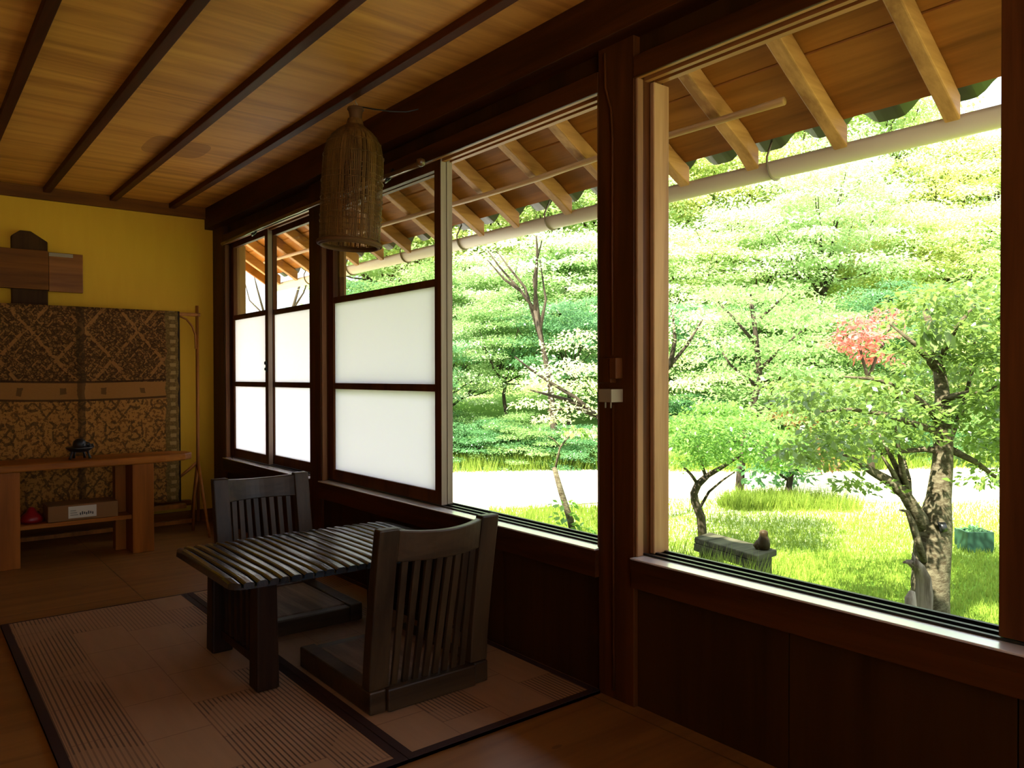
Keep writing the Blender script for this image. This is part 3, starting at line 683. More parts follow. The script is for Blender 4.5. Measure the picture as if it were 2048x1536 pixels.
for i in range(nx+1):
    x = -.40+(1.565+.40)*i/nx
    for j in range(nz+1):
        q = j/nz; z = 1.562-(1.562-.215)*q
        y = RY-.018-.006*math.sin(x*9)*q-.010*math.sin(x*21+1)*q*.6-.012*math.exp(-((x-.945)/.03)**2)*(q > 0)
        vs.append((x, y, z+.004*math.sin(x*6)*q))
n = nz+1
fr = [(i*n+j, (i+1)*n+j, (i+1)*n+j+1, i*n+j+1) for i in range(nx) for j in range(nz)]
m.add(vs, fr, True)
tx = m.build('hanging_textile', M['textile']); sm = tx.modifiers.new('thick', 'SOLIDIFY'); sm.thickness = .004; sm.offset = 0
tag(tx, 'large dark patterned textile with diamonds hung over the wooden rack', 'textile')

M['upr'] = wood('dark_upright_wood', (.032, .012, .003), (.055, .022, .005), 'Z', spec=.05)
# crossed boards on the yellow wall
cr = thing('crossed_boards', 'broad brown board crossed over a dark upright on the yellow wall', 'wall board', (.7, 6.0, 1.3))
m = MB(); m.prism([(.592, 1.2), (.797, 1.2), (.797, 2.005), (.700, 2.068), (.640, 2.068), (.592, 2.03)], 'Y', 5.995, 6.058); m.build('upright', M['upr'], cr, bevel=.004)
B(-.35, .796, 5.955, 5.993, 1.680, 1.940).build('crossboard', M['trimx'], cr, bevel=.003)
B(.798, 1.0, 5.960, 5.993, 1.672, 1.935).build('crossboard_end', wood('glossy_end_board', (.15, .050, .008), (.24, .085, .014), 'X', rough=.25, spec=.2), cr, bevel=.003)
B(.799, .94, 5.9585, 5.9602, 1.908, 1.932).build('painted_glint', M['metal'], cr)  # pale strip stands in for the highlight on the glossy board

# ------------------------------------------------------------------ garden
G = -.45
HC = 1.1; YAW = math.radians(38.6)
FX, FY = math.sin(YAW), math.cos(YAW)
def at(px, py, d):     # a point at forward distance d seen in the direction of a photo pixel
    a = (px-1024)/1540; b = -(py-752)/1540
    return Vector((d*(FX+a*FY), d*(FY-a*FX), HC+d*b))
def hgt(x, y):
    d = .624*x+.782*y; l = (.782*x-.624*y)/max(d, .1)
    k = max(0., d-13.2); s = min(1, max(0, (l+.30)/.16)); s = s*s*(3-2*s)
    return G+(k*.34)*s+.05*math.sin(x*.8)*math.cos(y*.6)*min(1, max(0, d-6)/4)
m = MB(); gx = [2.06+.45*i for i in range(95)]; gy = [-16+.55*j for j in range(96)]
m.add([(x, y, hgt(x, y)) for x in gx for y in gy], [(i*96+j, (i+1)*96+j, (i+1)*96+j+1, i*96+j+1) for i in range(94) for j in range(95)], True)
struct(m.build('lawn', M['lawn']), 'sunlit lawn rising into a wooded bank outside the windows', 'lawn')
struct(B(-60, 2.06, -40, 60, G-.2, G).build('ground', M['sand']), 'pale ground around the house', 'ground')
m = MB(); dl = [(d, l) for l in np.linspace(-.75, .19, 40) for d in (7.1+1.5*min(1, max(0, (l+.05)/.07))+max(0, l)*3+.25*math.sin(l*14), 9.9+.5*max(0, l), 12.75-.3*math.sin(l*9))]
vs = [(d*FX+l*d*FY, d*FY-l*d*FX, 0) for d, l in dl]; vs = [(x, y, hgt(x, y)+.012) for x, y, z in vs if True]
m.add(vs, [(i*3+j, (i+1)*3+j, (i+1)*3+j+1, i*3+j+1) for i in range(39) for j in range(2)])
struct(m.build('driveway', M['sand']), 'white sunlit gravel drive beyond the lawn', 'driveway')

def quads_mesh(name, V, mat, nper=4):
    n = len(V)//nper; me = bpy.data.meshes.new(name)
    me.vertices.add(n*nper); me.vertices.foreach_set('co', np.asarray(V, np.float32).ravel())
    me.loops.add(n*nper); me.loops.foreach_set('vertex_index', np.arange(n*nper, dtype=np.int32))
    me.polygons.add(n); me.polygons.foreach_set('loop_start', np.arange(0, n*nper, nper, dtype=np.int32))
    me.update(calc_edges=True); me.materials.append(mat); return me
def leaves(P, D, N, L, Wd):
    """one folded oval leaf (a quad) per row: base point P, direction D, normal N"""
    D = D/np.linalg.norm(D, axis=1)[:, None]; S = np.cross(N, D); S /= (np.linalg.norm(S, axis=1)[:, None]+1e-9); N2 = np.cross(D, S)
    L = L[:, None]; Wd = Wd[:, None]
    V = np.stack([P, P+D*L*.5+S*Wd*.5+N2*L*.05, P+D*L, P+D*L*.5-S*Wd*.5+N2*L*.05], 1)
    return V.reshape(-1, 3)
def spray_leaves(rng, c, rad, n, ll, flat=.22, out=None, droop=.25, up=.9):
    """a layered spray of leaves round centre c"""
    a = rng.uniform(0, 2*PI, n); r = rad*np.sqrt(rng.uniform(0, 1, n))
    off = np.stack([np.cos(a)*r, np.sin(a)*r, rng.normal(0, flat*rad*.5, n)-droop*(r/rad)**2*rad*.5], 1)
    P = np.asarray(c)[None]+off
    D = off*np.array([1, 1, .3])[None]+rng.normal(0, .5*rad, (n, 3)); D[:, 2] -= .25*rad
    N = np.stack([rng.normal(0, .45, n), rng.normal(0, .45, n), np.full(n, up)], 1)
    if out is not None: N += np.asarray(out)[None]*.5
    L = ll*rng.uniform(.65, 1.25, n); return leaves(P, D, N, L, L*rng.uniform(.45, .62, n))
def limb(m, a, b, r0, r1, rng, n=5, sag=.0, jit=.04):
    a = Vector(a); b = Vector(b); ln = (b-a).length; pts = []
    for k in range(n+1):
        t = k/n; p = a.lerp(b, t); p.z += sag*math.sin(PI*t)*ln
        if 0 < k < n: p += Vector(rng.normal(0, jit*ln/n*1.5, 3))
        pts.append(p)
    m.tube(pts, [r0+(r1-r0)*k/n for k in range(n+1)], 7); return pts
def make_tree(name, label, cat, base, crown, R3, nspray, nleaf, srad, ll, lmat, seed, bark='barkd', trunk_r=.08, group=None, nlimb=12, shell=.5, droop=.25, flat=.22):
    """base: foot of the trunk; crown: centre of the crown; R3: crown radii"""
    rng = np.random.default_rng(seed); r = thing(name, label, cat, base, group)
    base = Vector(base); crown = Vector(crown); V = []; cs = []
    for k in range(nspray):
        d = rng.normal(0, 1, 3); d /= np.linalg.norm(d)
        if d[2] < -.7: d[2] *= -.6
        f = shell+(1-shell)*rng.uniform(0, 1)**.6
        c = np.array(crown)+d*f*np.array(R3); cs.append(c)
        V.append(spray_leaves(rng, c, srad*rng.uniform(.7, 1.25), nleaf, ll, flat, d, droop))
    m = MB(); fork = base.lerp(crown, .62); limb(m, base-Vector((0, 0, .1)), fork, trunk_r, trunk_r*.65, rng, 6, 0, .06)
    for k in range(nlimb):
        c = Vector(cs[int(k*nspray/nlimb)]); s = base.lerp(crown, rng.uniform(.45, .75)) if k else fork
        s = fork if k % 2 else base.lerp(fork, rng.uniform(.75, 1))
        mid = s.lerp(c, .5)+Vector((0, 0, -.06*(c-s).length)); pts = limb(m, s, mid, trunk_r*.5, trunk_r*.3, rng, 3); limb(m, mid, c, trunk_r*.3, trunk_r*.08, rng, 4)
    m.build('trunk', M[bark], r)
    V = np.concatenate(V)-np.array(base)[None]
    o = bpy.data.objects.new('foliage', quads_mesh('foliage', V, M[lmat])); C.objects.link(o); o.parent = r
    return r

# prototypes of the hillside trees, then copies of them
far = []   # (px, py of crown centre, distance, scale, proto)
protos = {}
def proto(key):
    spec = {'lime': ('l_lime', 11), 'mint': ('l_mint', 12), 'yell': ('l_yell', 13), 'mid': ('l_mid', 14), 'deep': ('l_deep', 15)}[key]
    return make_tree('leafy_tree', '-', 'tree', (0, 0, 0), (0, 0, 2.6), (1.9, 1.9, 1.7), 110, 250, .50, .078, spec[0], spec[1], trunk_r=.065, nlimb=16, shell=.45)
HUE = {'lime': 'lime green', 'mint': 'pale mint green', 'yell': 'yellow green', 'mid': 'mid green', 'deep': 'deep green'}
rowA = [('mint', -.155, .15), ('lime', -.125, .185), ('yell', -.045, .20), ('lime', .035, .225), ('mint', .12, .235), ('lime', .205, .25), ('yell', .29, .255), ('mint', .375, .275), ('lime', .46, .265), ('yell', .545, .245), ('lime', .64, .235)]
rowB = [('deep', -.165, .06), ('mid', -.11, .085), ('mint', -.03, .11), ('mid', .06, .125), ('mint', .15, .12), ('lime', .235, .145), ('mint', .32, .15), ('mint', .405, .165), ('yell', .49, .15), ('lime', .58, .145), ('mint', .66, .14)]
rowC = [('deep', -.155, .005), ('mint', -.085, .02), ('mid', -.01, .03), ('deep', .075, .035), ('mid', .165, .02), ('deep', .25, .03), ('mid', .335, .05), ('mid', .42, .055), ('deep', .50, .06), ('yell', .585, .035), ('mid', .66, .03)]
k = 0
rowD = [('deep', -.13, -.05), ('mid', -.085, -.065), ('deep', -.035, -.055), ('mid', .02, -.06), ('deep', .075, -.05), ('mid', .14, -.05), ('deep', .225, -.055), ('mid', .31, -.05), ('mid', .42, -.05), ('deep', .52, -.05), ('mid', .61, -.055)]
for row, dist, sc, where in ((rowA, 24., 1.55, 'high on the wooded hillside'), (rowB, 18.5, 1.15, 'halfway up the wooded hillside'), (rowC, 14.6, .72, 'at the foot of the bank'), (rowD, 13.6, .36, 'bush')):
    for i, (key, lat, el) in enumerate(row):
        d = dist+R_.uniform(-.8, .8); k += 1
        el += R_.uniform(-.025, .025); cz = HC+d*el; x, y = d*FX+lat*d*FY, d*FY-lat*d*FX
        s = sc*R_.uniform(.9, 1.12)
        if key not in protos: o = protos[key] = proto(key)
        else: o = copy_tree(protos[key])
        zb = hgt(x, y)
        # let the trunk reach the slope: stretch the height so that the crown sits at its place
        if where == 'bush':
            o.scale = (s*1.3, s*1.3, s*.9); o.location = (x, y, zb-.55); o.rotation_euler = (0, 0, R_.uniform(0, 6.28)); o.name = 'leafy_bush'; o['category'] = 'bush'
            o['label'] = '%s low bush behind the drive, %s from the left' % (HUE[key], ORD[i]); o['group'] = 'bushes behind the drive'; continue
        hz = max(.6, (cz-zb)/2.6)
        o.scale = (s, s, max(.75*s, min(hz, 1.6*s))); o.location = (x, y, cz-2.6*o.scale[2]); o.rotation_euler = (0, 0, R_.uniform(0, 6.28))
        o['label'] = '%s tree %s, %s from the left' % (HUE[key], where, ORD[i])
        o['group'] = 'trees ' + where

# tree with bare forked limbs showing
rng = np.random.default_rng(5)
def bare_tree(label, base, path, forks, r0, lmat, seed, spr, nl, ll, srad):
    rng = np.random.default_rng(seed); r = thing('branching_tree', label, 'tree', base); m = MB(); V = []
    m.tube(path, [r0*(1-.6*k/(len(path)-1)) for k in range(len(path))], 7)
    for f in forks: m.tube(f, [r0*.45*(1-.75*k/(len(f)-1)) for k in range(len(f))], 6)
    m.build('trunk', M['barkd'], r)
    for c in spr: V.append(spray_leaves(rng, c, srad*rng.uniform(.7, 1.3), nl, ll))
    V = np.concatenate(V)-np.array(base)[None]
    o = bpy.data.objects.new('foliage', quads_mesh('foliage', V, M[lmat])); C.objects.link(o); o.parent = r
    return r
d = 12.9
b0 = at(1110, 940, d); b0.z = hgt(b0.x, b0.y)
bare_tree('thin tree on the bank with dark bare forked limbs, seen in the middle bay', b0,
          [b0-Vector((0, 0, .1)), at(1108, 860, d), at(1100, 760, d), at(1085, 690, d), at(1070, 620, d)],
          [[at(1085, 690, d), at(1068, 560, d), at(1075, 520, d), at(1086, 475, d)], [at(1070, 620, d), at(1040, 580, d), at(1000, 535, d), at(975, 500, d)], [at(1085, 690, d), at(1050, 575, d+.2), at(1022, 540, d+.3), at(992, 500, d+.4)],
           [at(1070, 620, d), at(1075, 500, d-.2), at(1072, 460, d-.3)], [at(1080, 660, d), at(1092, 600, d), at(1080, 520, d)], [at(1040, 580, d), at(1010, 560, d), at(975, 520, d)]],
          .075, 'l_mint', 3, [at(1020+R_.uniform(-60, 80), 480+R_.uniform(-20, 60), d+R_.uniform(-.5, .8)) for _ in range(14)]+[at(1085+R_.uniform(-50, 70), 740+R_.uniform(-30, 60), d) for _ in range(8)], 45, .09, .33)

d = 11.; b0 = at(560, 930, d); b0.z = hgt(b0.x, b0.y)
bare_tree('sparse bare-twigged tree against the white sky in the far bay', b0, [b0-Vector((0, 0, .1)), at(562, 800, d), at(570, 690, d), at(585, 620, d), at(600, 570, d)],
          [[at(585, 620, d), at(608, 585, d), at(622, 545, d)], [at(570, 690, d), at(530, 630, d), at(500, 600, d), at(490, 560, d)], [at(530, 630, d), at(515, 575, d), at(508, 545, d)], [at(560, 720, d), at(500, 660, d), at(484, 620, d)]],
          .04, 'l_mint', 15, [at(x, y, d) for x, y in ((485, 608), (495, 560), (512, 552), (607, 590), (615, 560), (590, 605), (500, 600))], 8, .09, .22)

# tree whose trunk stands behind the dark post; its branches reach out on both sides
d = 7.6; b0 = at(1262, 1065, d); b0.z = G
sp = [at(x+R_.uniform(-18, 18), y+R_.uniform(-14, 14), d+R_.uniform(-.6, .9)) for x, y in
      ((1180, 660), (1150, 700), (1190, 720), (1120, 745), (1175, 765), (1080, 770), (1060, 800), (1140, 810), (1190, 800), (1110, 830), (1175, 870), (1350, 650), (1370, 700), (1345, 720), (1400, 690), (1350, 760), (1390, 770), (1430, 740), (1335, 600), (1270, 560), (1230, 620), (1290, 680), (1250, 740), (1370, 620), (1420, 640))]
bare_tree('dark branched garden tree standing behind the post of the open window', b0,
          [b0-Vector((0, 0, .1)), at(1258, 980, d), at(1245, 900, d), at(1255, 800, d), at(1262, 650, d)],
          [[at(1245, 900, d), at(1197, 835, d), at(1150, 795, d), at(1100, 765, d), at(1060, 738, d), at(1030, 714, d-.1)], [at(1170, 812, d), at(1120, 796, d+.1), at(1060, 780, d+.2)], [at(1190, 830, d), at(1150, 815, d-.1), at(1095, 822, d-.2)],
           [at(1255, 830, d), at(1330, 745, d), at(1375, 690, d), at(1405, 640, d)], [at(1340, 735, d), at(1350, 680, d), at(1345, 620, d)], [at(1262, 720, d), at(1200, 640, d)]],
          .07, 'l_lime', 8, sp, 170, .042, .27)

# thin broken trunk with a vine
d = 7.0; b0 = at(1152, 1092, d); b0.z = G
r = thing('broken_sapling', 'thin broken leaning trunk with a vine at its foot on the drive edge', 'sapling', b0)
m = MB(); m.tube([b0-Vector((0, 0, .05)), at(1140, 1040, d), at(1122, 985, d), at(1108, 935, d)], [.032, .03, .028, .022], 8); m.tube([at(1110, 940, d), at(1120, 895, d), at(1132, 880, d), at(1148, 862, d)], [.013, .010, .008, .004], 6)
m.tube([at(1120, 895, d), at(1108, 880, d), at(1095, 872, d)], [.007, .006, .003], 6)
m.build('trunk', M['bark'], r)
V = np.concatenate([spray_leaves(np.random.default_rng(4), at(x, y, d-.05), .11, 22, .07) for x, y in ((1135, 1050), (1142, 1070), (1150, 1085), (1165, 1060), (1130, 1030), (1170, 1088), (1148, 862), (1128, 1005))])-np.array(b0)[None]
o = bpy.data.objects.new('vine_leaves', quads_mesh('vine_leaves', V, M['l_maple'])); C.objects.link(o); o.parent = r

# small umbrella-shaped maple on the left of the near window
d = 7.0; b0 = at(1408, 1066, d); b0.z = G
r = thing('garden_maple', 'small maple with a bent trunk and flat crown behind the garden bench', 'tree', b0)
m = MB(); m.tube([b0-Vector((0, 0, .05)), at(1402, 1035, d), at(1390, 1005, d), at(1388, 988, d), at(1396, 970, d), at(1414, 953, d)], [.042, .040, .037, .036, .034, .028], 8)
m.tube([at(1396, 970, d), at(1382, 950, d), at(1370, 938, d), at(1362, 925, d)], [.018, .015, .012, .006], 6)
m.tube([at(1414, 953, d), at(1445, 935, d), at(1490, 905, d), at(1530, 880, d)], [.026, .02, .014, .006], 6)
m.tube([at(1412, 955, d), at(1405, 935, d), at(1398, 900, d), at(1385, 850, d)], [.018, .015, .011, .006], 6)
m.tube([at(1398, 1020, d), at(1418, 985, d), at(1445, 962, d), at(1470, 945, d)], [.014, .013, .010, .006], 6)
m.build('trunk', M['barkd'], r)
rng = np.random.default_rng(21); V = []
for k in range(115):
    u = rng.uniform(0, 1); px = 1338+rng.uniform(0, 1)*255; top = 858-48*math.sin(PI*min(1, max(0, (px-1325)/215)))*1.0+max(0, px-1480)*.12
    py = top+rng.uniform(0, 1)**1.3*(930-top)*(1.0 if px > 1350 else .7)
    V.append(spray_leaves(rng, at(px, py, d+rng.uniform(-.75, .75)), .17, 75, .047, flat=.3, droop=.35))
V = np.concatenate(V)-np.array(b0)[None]
o = bpy.data.objects.new('foliage', quads_mesh('foliage', V, M['l_maple'])); C.objects.link(o); o.parent = r

# layered maple in the middle distance
d = 9.8; b0 = at(1478, 990, d); b0.z = hgt(b0.x, b0.y); rng = np.random.default_rng(77)
sp = []
for row_y, x0, x1 in ((590, 1400, 1600), (640, 1420, 1640), (690, 1440, 1640), (735, 1430, 1680), (780, 1440, 1690), (820, 1460, 1700)):
    for k_ in range(13): sp.append(at(x0+(x1-x0)*rng.uniform(), row_y+rng.uniform(-16, 16), d+rng.uniform(-1.2, 1.2)))
bare_tree('layered mid green maple standing between the small maple and the wooded bank', b0,
          [b0-Vector((0, 0, .1)), at(1482, 930, d), at(1495, 850, d), at(1520, 760, d), at(1510, 660, d), at(1500, 590, d)],
          [[at(1495, 850, d), at(1560, 790, d), at(1640, 770, d)], [at(1515, 775, d), at(1460, 730, d), at(1435, 690, d)], [at(1520, 740, d), at(1570, 690, d), at(1620, 650, d)], [at(1512, 690, d), at(1470, 640, d), at(1430, 600, d)], [at(1508, 650, d), at(1550, 610, d), at(1580, 585, d)]],
          .06, 'l_mid', 78, sp, 85, .07, .36)

# bronze young tree on a grass island
d = 9.4; b0 = at(1578, 1006, d); b0.z = hgt(b0.x, b0.y)
r = thing('bronze_tree', 'young bronze-leaved tree rising from a tuft of grass on the lawn', 'tree', b0)
m = MB(); m.tube([b0-Vector((0, 0, .05)), at(1578, 975, d), at(1586, 930, d), at(1610, 870, d)], [.045, .04, .03, .015], 8); m.tube([at(1580, 965, d), at(1560, 950, d), at(1545, 935, d)], [.018, .012, .006], 6); m.tube([at(1584, 945, d), at(1640, 925, d), at(1665, 905, d)], [.018, .012, .006], 6)
m.build('trunk', M['barkd'], r)
rng = np.random.default_rng(31)
V = np.concatenate([spray_leaves(rng, at(x+rng.uniform(-14, 14), y+rng.uniform(-12, 12), d+rng.uniform(-.4, .4)), .2, 65, .07) for x, y in ((1590, 850), (1630, 880), (1645, 910), (1630, 930), (1655, 890), (1615, 855), (1580, 832), (1600, 900), (1640, 860), (1700, 865), (1720, 855), (1760, 860), (1660, 930), (1740, 770), (1725, 760))])-np.array(b0)[None]
o = bpy.data.objects.new('foliage', quads_mesh('foliage', V, M['l_bronze'])); C.objects.link(o); o.parent = r
rng = np.random.default_rng(32)
V = np.concatenate([spray_leaves(rng, at(x+rng.uniform(-12, 12), y+rng.uniform(-8, 8), d+rng.uniform(-.3, .3)), .2, 40, .1) for x, y in ((1520, 935), (1525, 955), (1560, 945), (1600, 950), (1585, 965), (1540, 930), (1610, 940), (1545, 905), (1580, 915))])-np.array(b0)[None]
o = bpy.data.objects.new('lower_leaves', quads_mesh('lower_leaves', V, M['l_deep'])); C.objects.link(o); o.parent = r; o['label'] = 'darker green lower leaves'

# red maple
d = 12.2; b0 = at(1745, 950, d); b0.z = hgt(b0.x, b0.y)
r = thing('red_maple', 'red-leaved maple glowing among the green crowns beyond the near tree', 'tree', b0)
rng = np.random.default_rng(41); m = MB(); limb(m, b0-Vector((0, 0, .1)), at(1735, 760, d), .06, .04, rng); limb(m, at(1735, 760, d), at(1710, 660, d), .03, .012, rng); limb(m, at(1735, 760, d), at(1790, 640, d), .03, .012, rng); m.build('trunk', M['barkd'], r)
V = np.concatenate([spray_leaves(rng, at(x+rng.uniform(-14, 14), y+rng.uniform(-10, 10), d+rng.uniform(-.4, .4)), .28, 75, .10) for x, y in ((1690, 665), (1715, 675), (1740, 680), (1700, 690), (1735, 700), (1720, 655), (1750, 665), (1780, 640), (1790, 625), (1785, 660), (1720, 630), (1745, 710), (1760, 715), (1680, 680))])-np.array(b0)[None]
o = bpy.data.objects.new('foliage', quads_mesh('foliage', V, M['l_red'])); C.objects.link(o); o.parent = r

# near cherry tree
d = 4.65; b0 = at(1864, 1262, d); b0.z = G
r = thing('cherry_tree', 'large near tree with banded grey trunk and forked limbs on the lawn', 'tree', b0)
m = MB(); m.tube([b0-Vector((0, 0, .08)), at(1862, 1240, d), at(1862, 1170, d), at(1866, 1100, d), at(1870, 1055, d), at(1878, 1000, d), at(1886, 930, d), at(1888, 860, d), at(1884, 780, d+.05), at(1872, 700, d+.1), at(1850, 620, d+.1)],
                  [.118, .108, .105, .104, .098, .070, .058, .05, .04, .03, .018], 14)
m.tube([at(1858, 1065, d), at(1838, 1035, d-.03), at(1810, 990, d-.06), at(1775, 962, d-.1), at(1745, 945, d-.1), at(1715, 925, d-.15), at(1670, 905, d-.2)], [.055, .044, .036, .03, .024, .018, .01], 10)
m.tube([at(1850, 1125, d-.06), at(1838, 1090, d-.08), at(1826, 1050, d-.08), at(1815, 1025, d-.08), at(1800, 1022, d-.08)], [.02, .022, .020, .012, .006], 8)
for pa in ([(1815, 985), (1806, 950), (1798, 900), (1790, 850)], [(1808, 985), (1795, 940), (1775, 900), (1760, 870)], [(1800, 978), (1785, 945), (1765, 915)], [(1817, 1000), (1818, 960), (1808, 915)],
           [(1886, 930), (1900, 880), (1925, 820), (1945, 740), (1950, 660)], [(1888, 860), (1855, 815), (1810, 780), (1750, 760), (1690, 755)], [(1884, 800), (1930, 790), (1985, 780), (2030, 760)], [(1872, 740), (1830, 690), (1780, 650)], [(1890, 905), (1850, 900), (1800, 905), (1760, 910)], [(1900, 900), (1950, 925), (1990, 955), (2030, 985)], [(1878, 720), (1910, 660), (1960, 600)], [(1888, 870), (1830, 850), (1770, 830), (1700, 820), (1640, 825)]):
    n_ = len(pa)-1; dd = R_.uniform(-.35, .35); m.tube([at(x, y, d+dd*k/n_) for k, (x, y) in enumerate(pa)], [.024*(1-.75*k/n_) for k in range(n_+1)], 7)
tk = m.build('trunk', M['bark'], r)
m = MB(); m.tube([at(1878, 1058, d-.09), at(1893, 1056, d-.10)], [.034, .028], 12); m.build('knot', M['black'], r)
rng = np.random.default_rng(51); V = []
pts = []
while len(pts) < 250:
    x = rng.uniform(1560, 2090); y = rng.uniform(560, 975)
    if x < 1700 and (y < 740 or y > 930): continue
    if x < 1620 and rng.uniform() < .6: continue
    if y > 915 and 1740 < x < 1960: continue
    if y < 640 and x < 1830: continue
    if abs(x-1725) < 70 and abs(y-680) < 70: continue
    if abs(x-1885) < 28 and y > 840: continue
    pts.append((x, y))
for x, y in pts: V.append(spray_leaves(rng, at(x, y, d+rng.uniform(-.55, 1.0)), rng.uniform(.12, .2), 62, .05, flat=.25, droop=.3))
for k in range(16):
    px, py = 1835+rng.uniform(0, 70), 640+rng.uniform(0, 30)
    V.append(leaves(np.array([at(px, py, d-.3)]), np.array([[rng.uniform(-.4, .4), rng.uniform(-.4, .4), -.9]]), np.array([[-.6, -.5, .7]])+rng.normal(0, .2, (1, 3)), np.array([.12]), np.array([.05])))
V = np.concatenate(V)-np.array(b0)[None]
o = bpy.data.objects.new('foliage', quads_mesh('foliage', V, M['l_near'])); C.objects.link(o); o.parent = r

# driftwood leaning on the trunk
d = 4.4
dw = MB(); pp = [(1846, 1275, .055), (1846, 1225, .058), (1850, 1190, .05), (1848, 1160, .045), (1838, 1138, .038), (1825, 1125, .034)]
b0 = at(1845, 1310, d); b0.z = G
dw.tube([b0-Vector((0, 0, .03))]+[at(x, y, d) for x, y, q in pp], [.05]+[q for x, y, q in pp], 12, squash=.6)
dw.tube([at(1836, 1140, d), at(1830, 1125, d), at(1826, 1108, d)], [.03, .018, .003], 9); dw.tube([at(1830, 1130, d), at(1815, 1126, d), at(1807, 1128, d)], [.022, .013, .004], 8)
dw.tube([b0+Vector((-.05, -.05, 0)), at(1826, 1250, d-.1), at(1822, 1200, d-.08), at(1826, 1185, d-.08)], [.045, .035, .03, .015], 9)
tag(dw.build('driftwood', M['drift']), 'silvery gnarled driftwood piece propped against the near tree trunk', 'driftwood')

# garden bench and the carved stump figure on it
Z0 = -.10
A, Bc, Cc, Dd = Vector((4.86, 3.66, Z0)), Vector((4.62, 3.62, Z0)), Vector((4.46, 2.98, Z0)), Vector((4.73, 3.00, Z0))
cen = (A+Bc+Cc+Dd)/4
gb = thing('garden_bench', 'low weathered grey plank bench in the grass under the small maple', 'bench', (cen.x, cen.y, G))
def slab(q, z0, z1): m = MB(); return m.hexa([(p.x, p.y, z0) for p in q], [(p.x, p.y, z1) for p in q])
slab([A, Bc, Cc, Dd], Z0-.045, Z0).build('plank', M['grey'], gb, bevel=.008)
slab([Bc+Vector((-.005, 0, 0)), Bc+Vector((.025, 0, 0)), Cc+Vector((.025, 0, 0)), Cc+Vector((-.005, 0, 0))], Z0-.10, Z0-.046).build('apron', M['grey'], gb)
for f in (.14, .84):
    p = A.lerp(Dd, f); q = Bc.lerp(Cc, f); w = (Dd-A).normalized()*.06
    slab([p-w, q-w+Vector((.03, 0, 0)), q+w+Vector((.03, 0, 0)), p+w], G-.02, Z0-.046).build('leg', M['grey'], gb)
of = Vector((4.66, 3.06, Z0)); m = MB()
m.lathe([(.03, .0), (.042, .01), (.045, .04), (.040, .07), (.030, .088), (.028, .098), (.031, .112), (.026, .126), (.012, .134), (.003, .136)], of, 14)
m.tube([of+Vector((-.02, .02, .0)), of+Vector((-.03, .035, .03)), of+Vector((-.02, .03, .06))], [.02, .026, .012], 8)
tag(m.build('wooden_bird', M['bird']), 'small dark carved bird-like stump standing on the garden bench end', 'figurine')

# green planter
pc = Vector((7.42, 2.76, G)); w = Vector((.782, -.624, 0)); v = Vector((.624, .782, 0))
pl = thing('planter_box', 'small green box planter on the lawn right of the near tree', 'planter', pc)
def obx(c, hw, hd, z0, z1): q = [c-w*hw-v*hd, c+w*hw-v*hd, c+w*hw+v*hd, c-w*hw+v*hd]; return ([(p.x, p.y, z0) for p in q], [(p.x, p.y, z1) for p in q])
m = MB()
for c, hw, hd in ((pc-v*.09, .115, .01), (pc+v*.09, .115, .01)): m.hexa(*obx(c, hw, hd, G-.02, G+.18))
for c in (pc-w*.105, pc+w*.105): m.hexa(*obx(c, .01, .08, G-.02, G+.18))
m.hexa(*obx(pc, .095, .08, G-.02, G+.02)); m.build('box', M['planter'], pl)
m = MB(); m.hexa(*obx(pc, .094, .079, G+.02, G+.155)); m.build('soil', M['band'], pl)
V = np.concatenate([spray_leaves(rng, pc+w*rng.uniform(-.07, .07)+Vector((0, 0, .18)), .05, 14, .05, flat=.6) for _ in range(6)])-np.array(pc)[None]
o = bpy.data.objects.new('seedlings', quads_mesh('seedlings', V, M['l_deep'])); C.objects.link(o); o.parent = pl

# grass blades
rng = np.random.default_rng(61)
def blades(P, h, wd):
    n = len(P); a = rng.uniform(0, 2*PI, n); S = np.stack([np.cos(a), np.sin(a), np.zeros(n)], 1)*wd[:, None]
    b = rng.uniform(0, 2*PI, n); T = np.stack([np.cos(b)*.35, np.sin(b)*.35, np.ones(n)], 1)*h[:, None]
    return np.stack([P-S, P+S, P+T], 1).reshape(-1, 3)
def scatter(n, dlo, dhi, llo, lhi):
    d = np.sqrt(rng.uniform(dlo**2, dhi**2, n)); l = rng.uniform(llo, lhi, n)
    x = d*FX+l*d*FY; y = d*FY-l*d*FX; z = np.array([hgt(a, b) for a, b in zip(x, y)]); return np.stack([x, y, z-.005], 1)
P = scatter(90000, 3.6, 9.6, .12, .75); dd = P[:, 0]*.624+P[:, 1]*.782
keep = (P[:, 0] > 2.4) & (rng.uniform(0, 1, len(P)) < np.clip(1.25-(dd-5.2)*.22, .12, 1)); P = P[keep]
V = [blades(P, rng.uniform(.025, .075, len(P)), rng.uniform(.003, .006, len(P)))]
P = scatter(14000, 5.6, 8.8, -.03, .125); P = P[rng.uniform(0, 1, len(P)) < .7]; V.append(blades(P, rng.uniform(.03, .13, len(P)), rng.uniform(.004, .008, len(P))))
V = np.concatenate(V)
o = bpy.data.objects.new('grass', quads_mesh('grass', V, M['l_grass'], 3)); C.objects.link(o); tag(o, 'short sunlit green grass of the lawn', 'grass', kind='stuff')
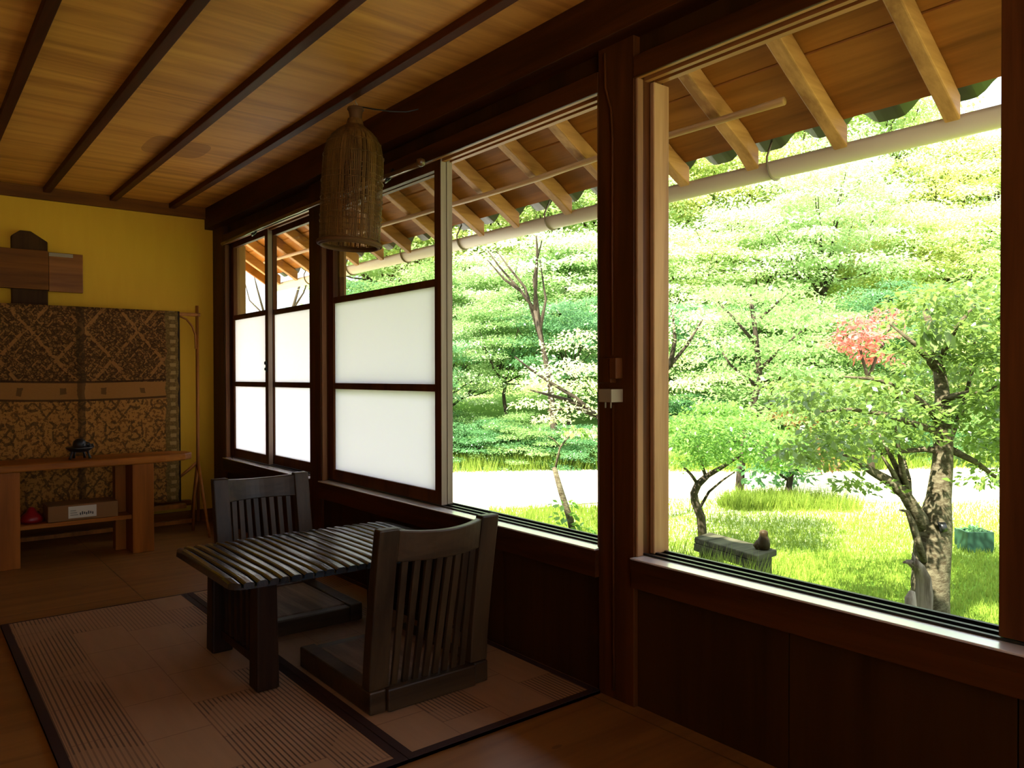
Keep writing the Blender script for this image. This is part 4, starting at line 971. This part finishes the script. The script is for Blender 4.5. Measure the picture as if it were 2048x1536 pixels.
# taller weeds round the bench, and grass island under the bronze tree
def patch(name, label, spots, hmin, hmax, n):
    V = []
    for (px, py, dd, rad) in spots:
        c = at(px, py, dd); nn = int(n); a = rng.uniform(0, 2*PI, nn); q = rad*np.sqrt(rng.uniform(0, 1, nn))
        x = c.x+np.cos(a)*q; y = c.y+np.sin(a)*q; z = np.array([hgt(u, w_) for u, w_ in zip(x, y)])
        V.append(blades(np.stack([x, y, z-.01], 1), rng.uniform(hmin, hmax, nn), rng.uniform(.004, .009, nn)))
    o = bpy.data.objects.new(name, quads_mesh(name, np.concatenate(V), M['l_grass'], 3)); C.objects.link(o); tag(o, label, 'grass', kind='stuff')
V = []
for k in range(2600):
    x = rng.uniform(4.05, 4.55); y = rng.uniform(2.75, 4.3)
    if x > 4.40 and y < 3.65: x -= .15
    V.append((x, y, G-.01))
P = np.array(V); V = blades(P, rng.uniform(.16, .42, len(P)), rng.uniform(.004, .010, len(P)))
o = bpy.data.objects.new('tall_grass', quads_mesh('tall_grass', V, M['l_grass'], 3)); C.objects.link(o); tag(o, 'tall weeds and grass growing in front of the garden bench', 'grass', kind='stuff')
patch('grass_tuft', 'tuft of long grass round the foot of the bronze tree', [(1530, 1010, 9.2, .5), (1580, 1012, 9.3, .5), (1635, 1015, 9.2, .5), (1490, 1015, 9.0, .3)], .1, .26, 1100)
patch('verge_grass', 'grass verge at the foot of the bank beyond the drive', [(px, 930, 12.9, .6) for px in range(910, 1220, 45)]+[(px, 935, 12.9, .6) for px in range(1340, 2040, 70)], .12, .35, 700)

# ------------------------------------------------------------------ light, world, camera
wd = bpy.data.worlds.new('sky'); bpy.context.scene.world = wd; wd.use_nodes = True; nt = wd.node_tree
bg = nt.nodes['Background']; bg.inputs[0].default_value = (.80, .90, 1.0, 1); bg.inputs[1].default_value = 1.15
sd = bpy.data.lights.new('sun', 'SUN'); sd.energy = 11; sd.angle = .012; sd.color = (1, .95, .82)
so = bpy.data.objects.new('sun', sd); C.objects.link(so)
dirv = Vector((-.60, -.12, .79)).normalized(); so.rotation_euler = dirv.to_track_quat('Z', 'Y').to_euler()
cd = bpy.data.cameras.new('camera'); cam = bpy.data.objects.new('camera', cd); C.objects.link(cam)
cd.sensor_width = 36; cd.lens = 36*1540/2048; cd.clip_start = .05; cd.clip_end = 300
cam.location = (0, 0, 1.1)
fw = Vector((math.sin(YAW)*math.cos(math.radians(.6)), math.cos(YAW)*math.cos(math.radians(.6)), -math.sin(math.radians(.6))))
q = (-fw).to_track_quat('Z', 'Y'); cam.rotation_mode = 'QUATERNION'
from mathutils import Quaternion
cam.rotation_quaternion = Quaternion(fw, math.radians(.12)) @ q
sc = bpy.context.scene; sc.camera = cam
vs_ = sc.view_settings; sc.display_settings.display_device = 'sRGB'; vs_.view_transform = 'Standard'; vs_.look = 'None'; vs_.exposure = 1.45; vs_.gamma = 1; vs_.use_curve_mapping = False
cy = sc.cycles; cy.use_denoising = True; cy.max_bounces = 12; cy.diffuse_bounces = 7; cy.glossy_bounces = 4; cy.transmission_bounces = 8; cy.transparent_max_bounces = 16; cy.sample_clamp_indirect = 8; cy.caustics_reflective = False; cy.caustics_refractive = False
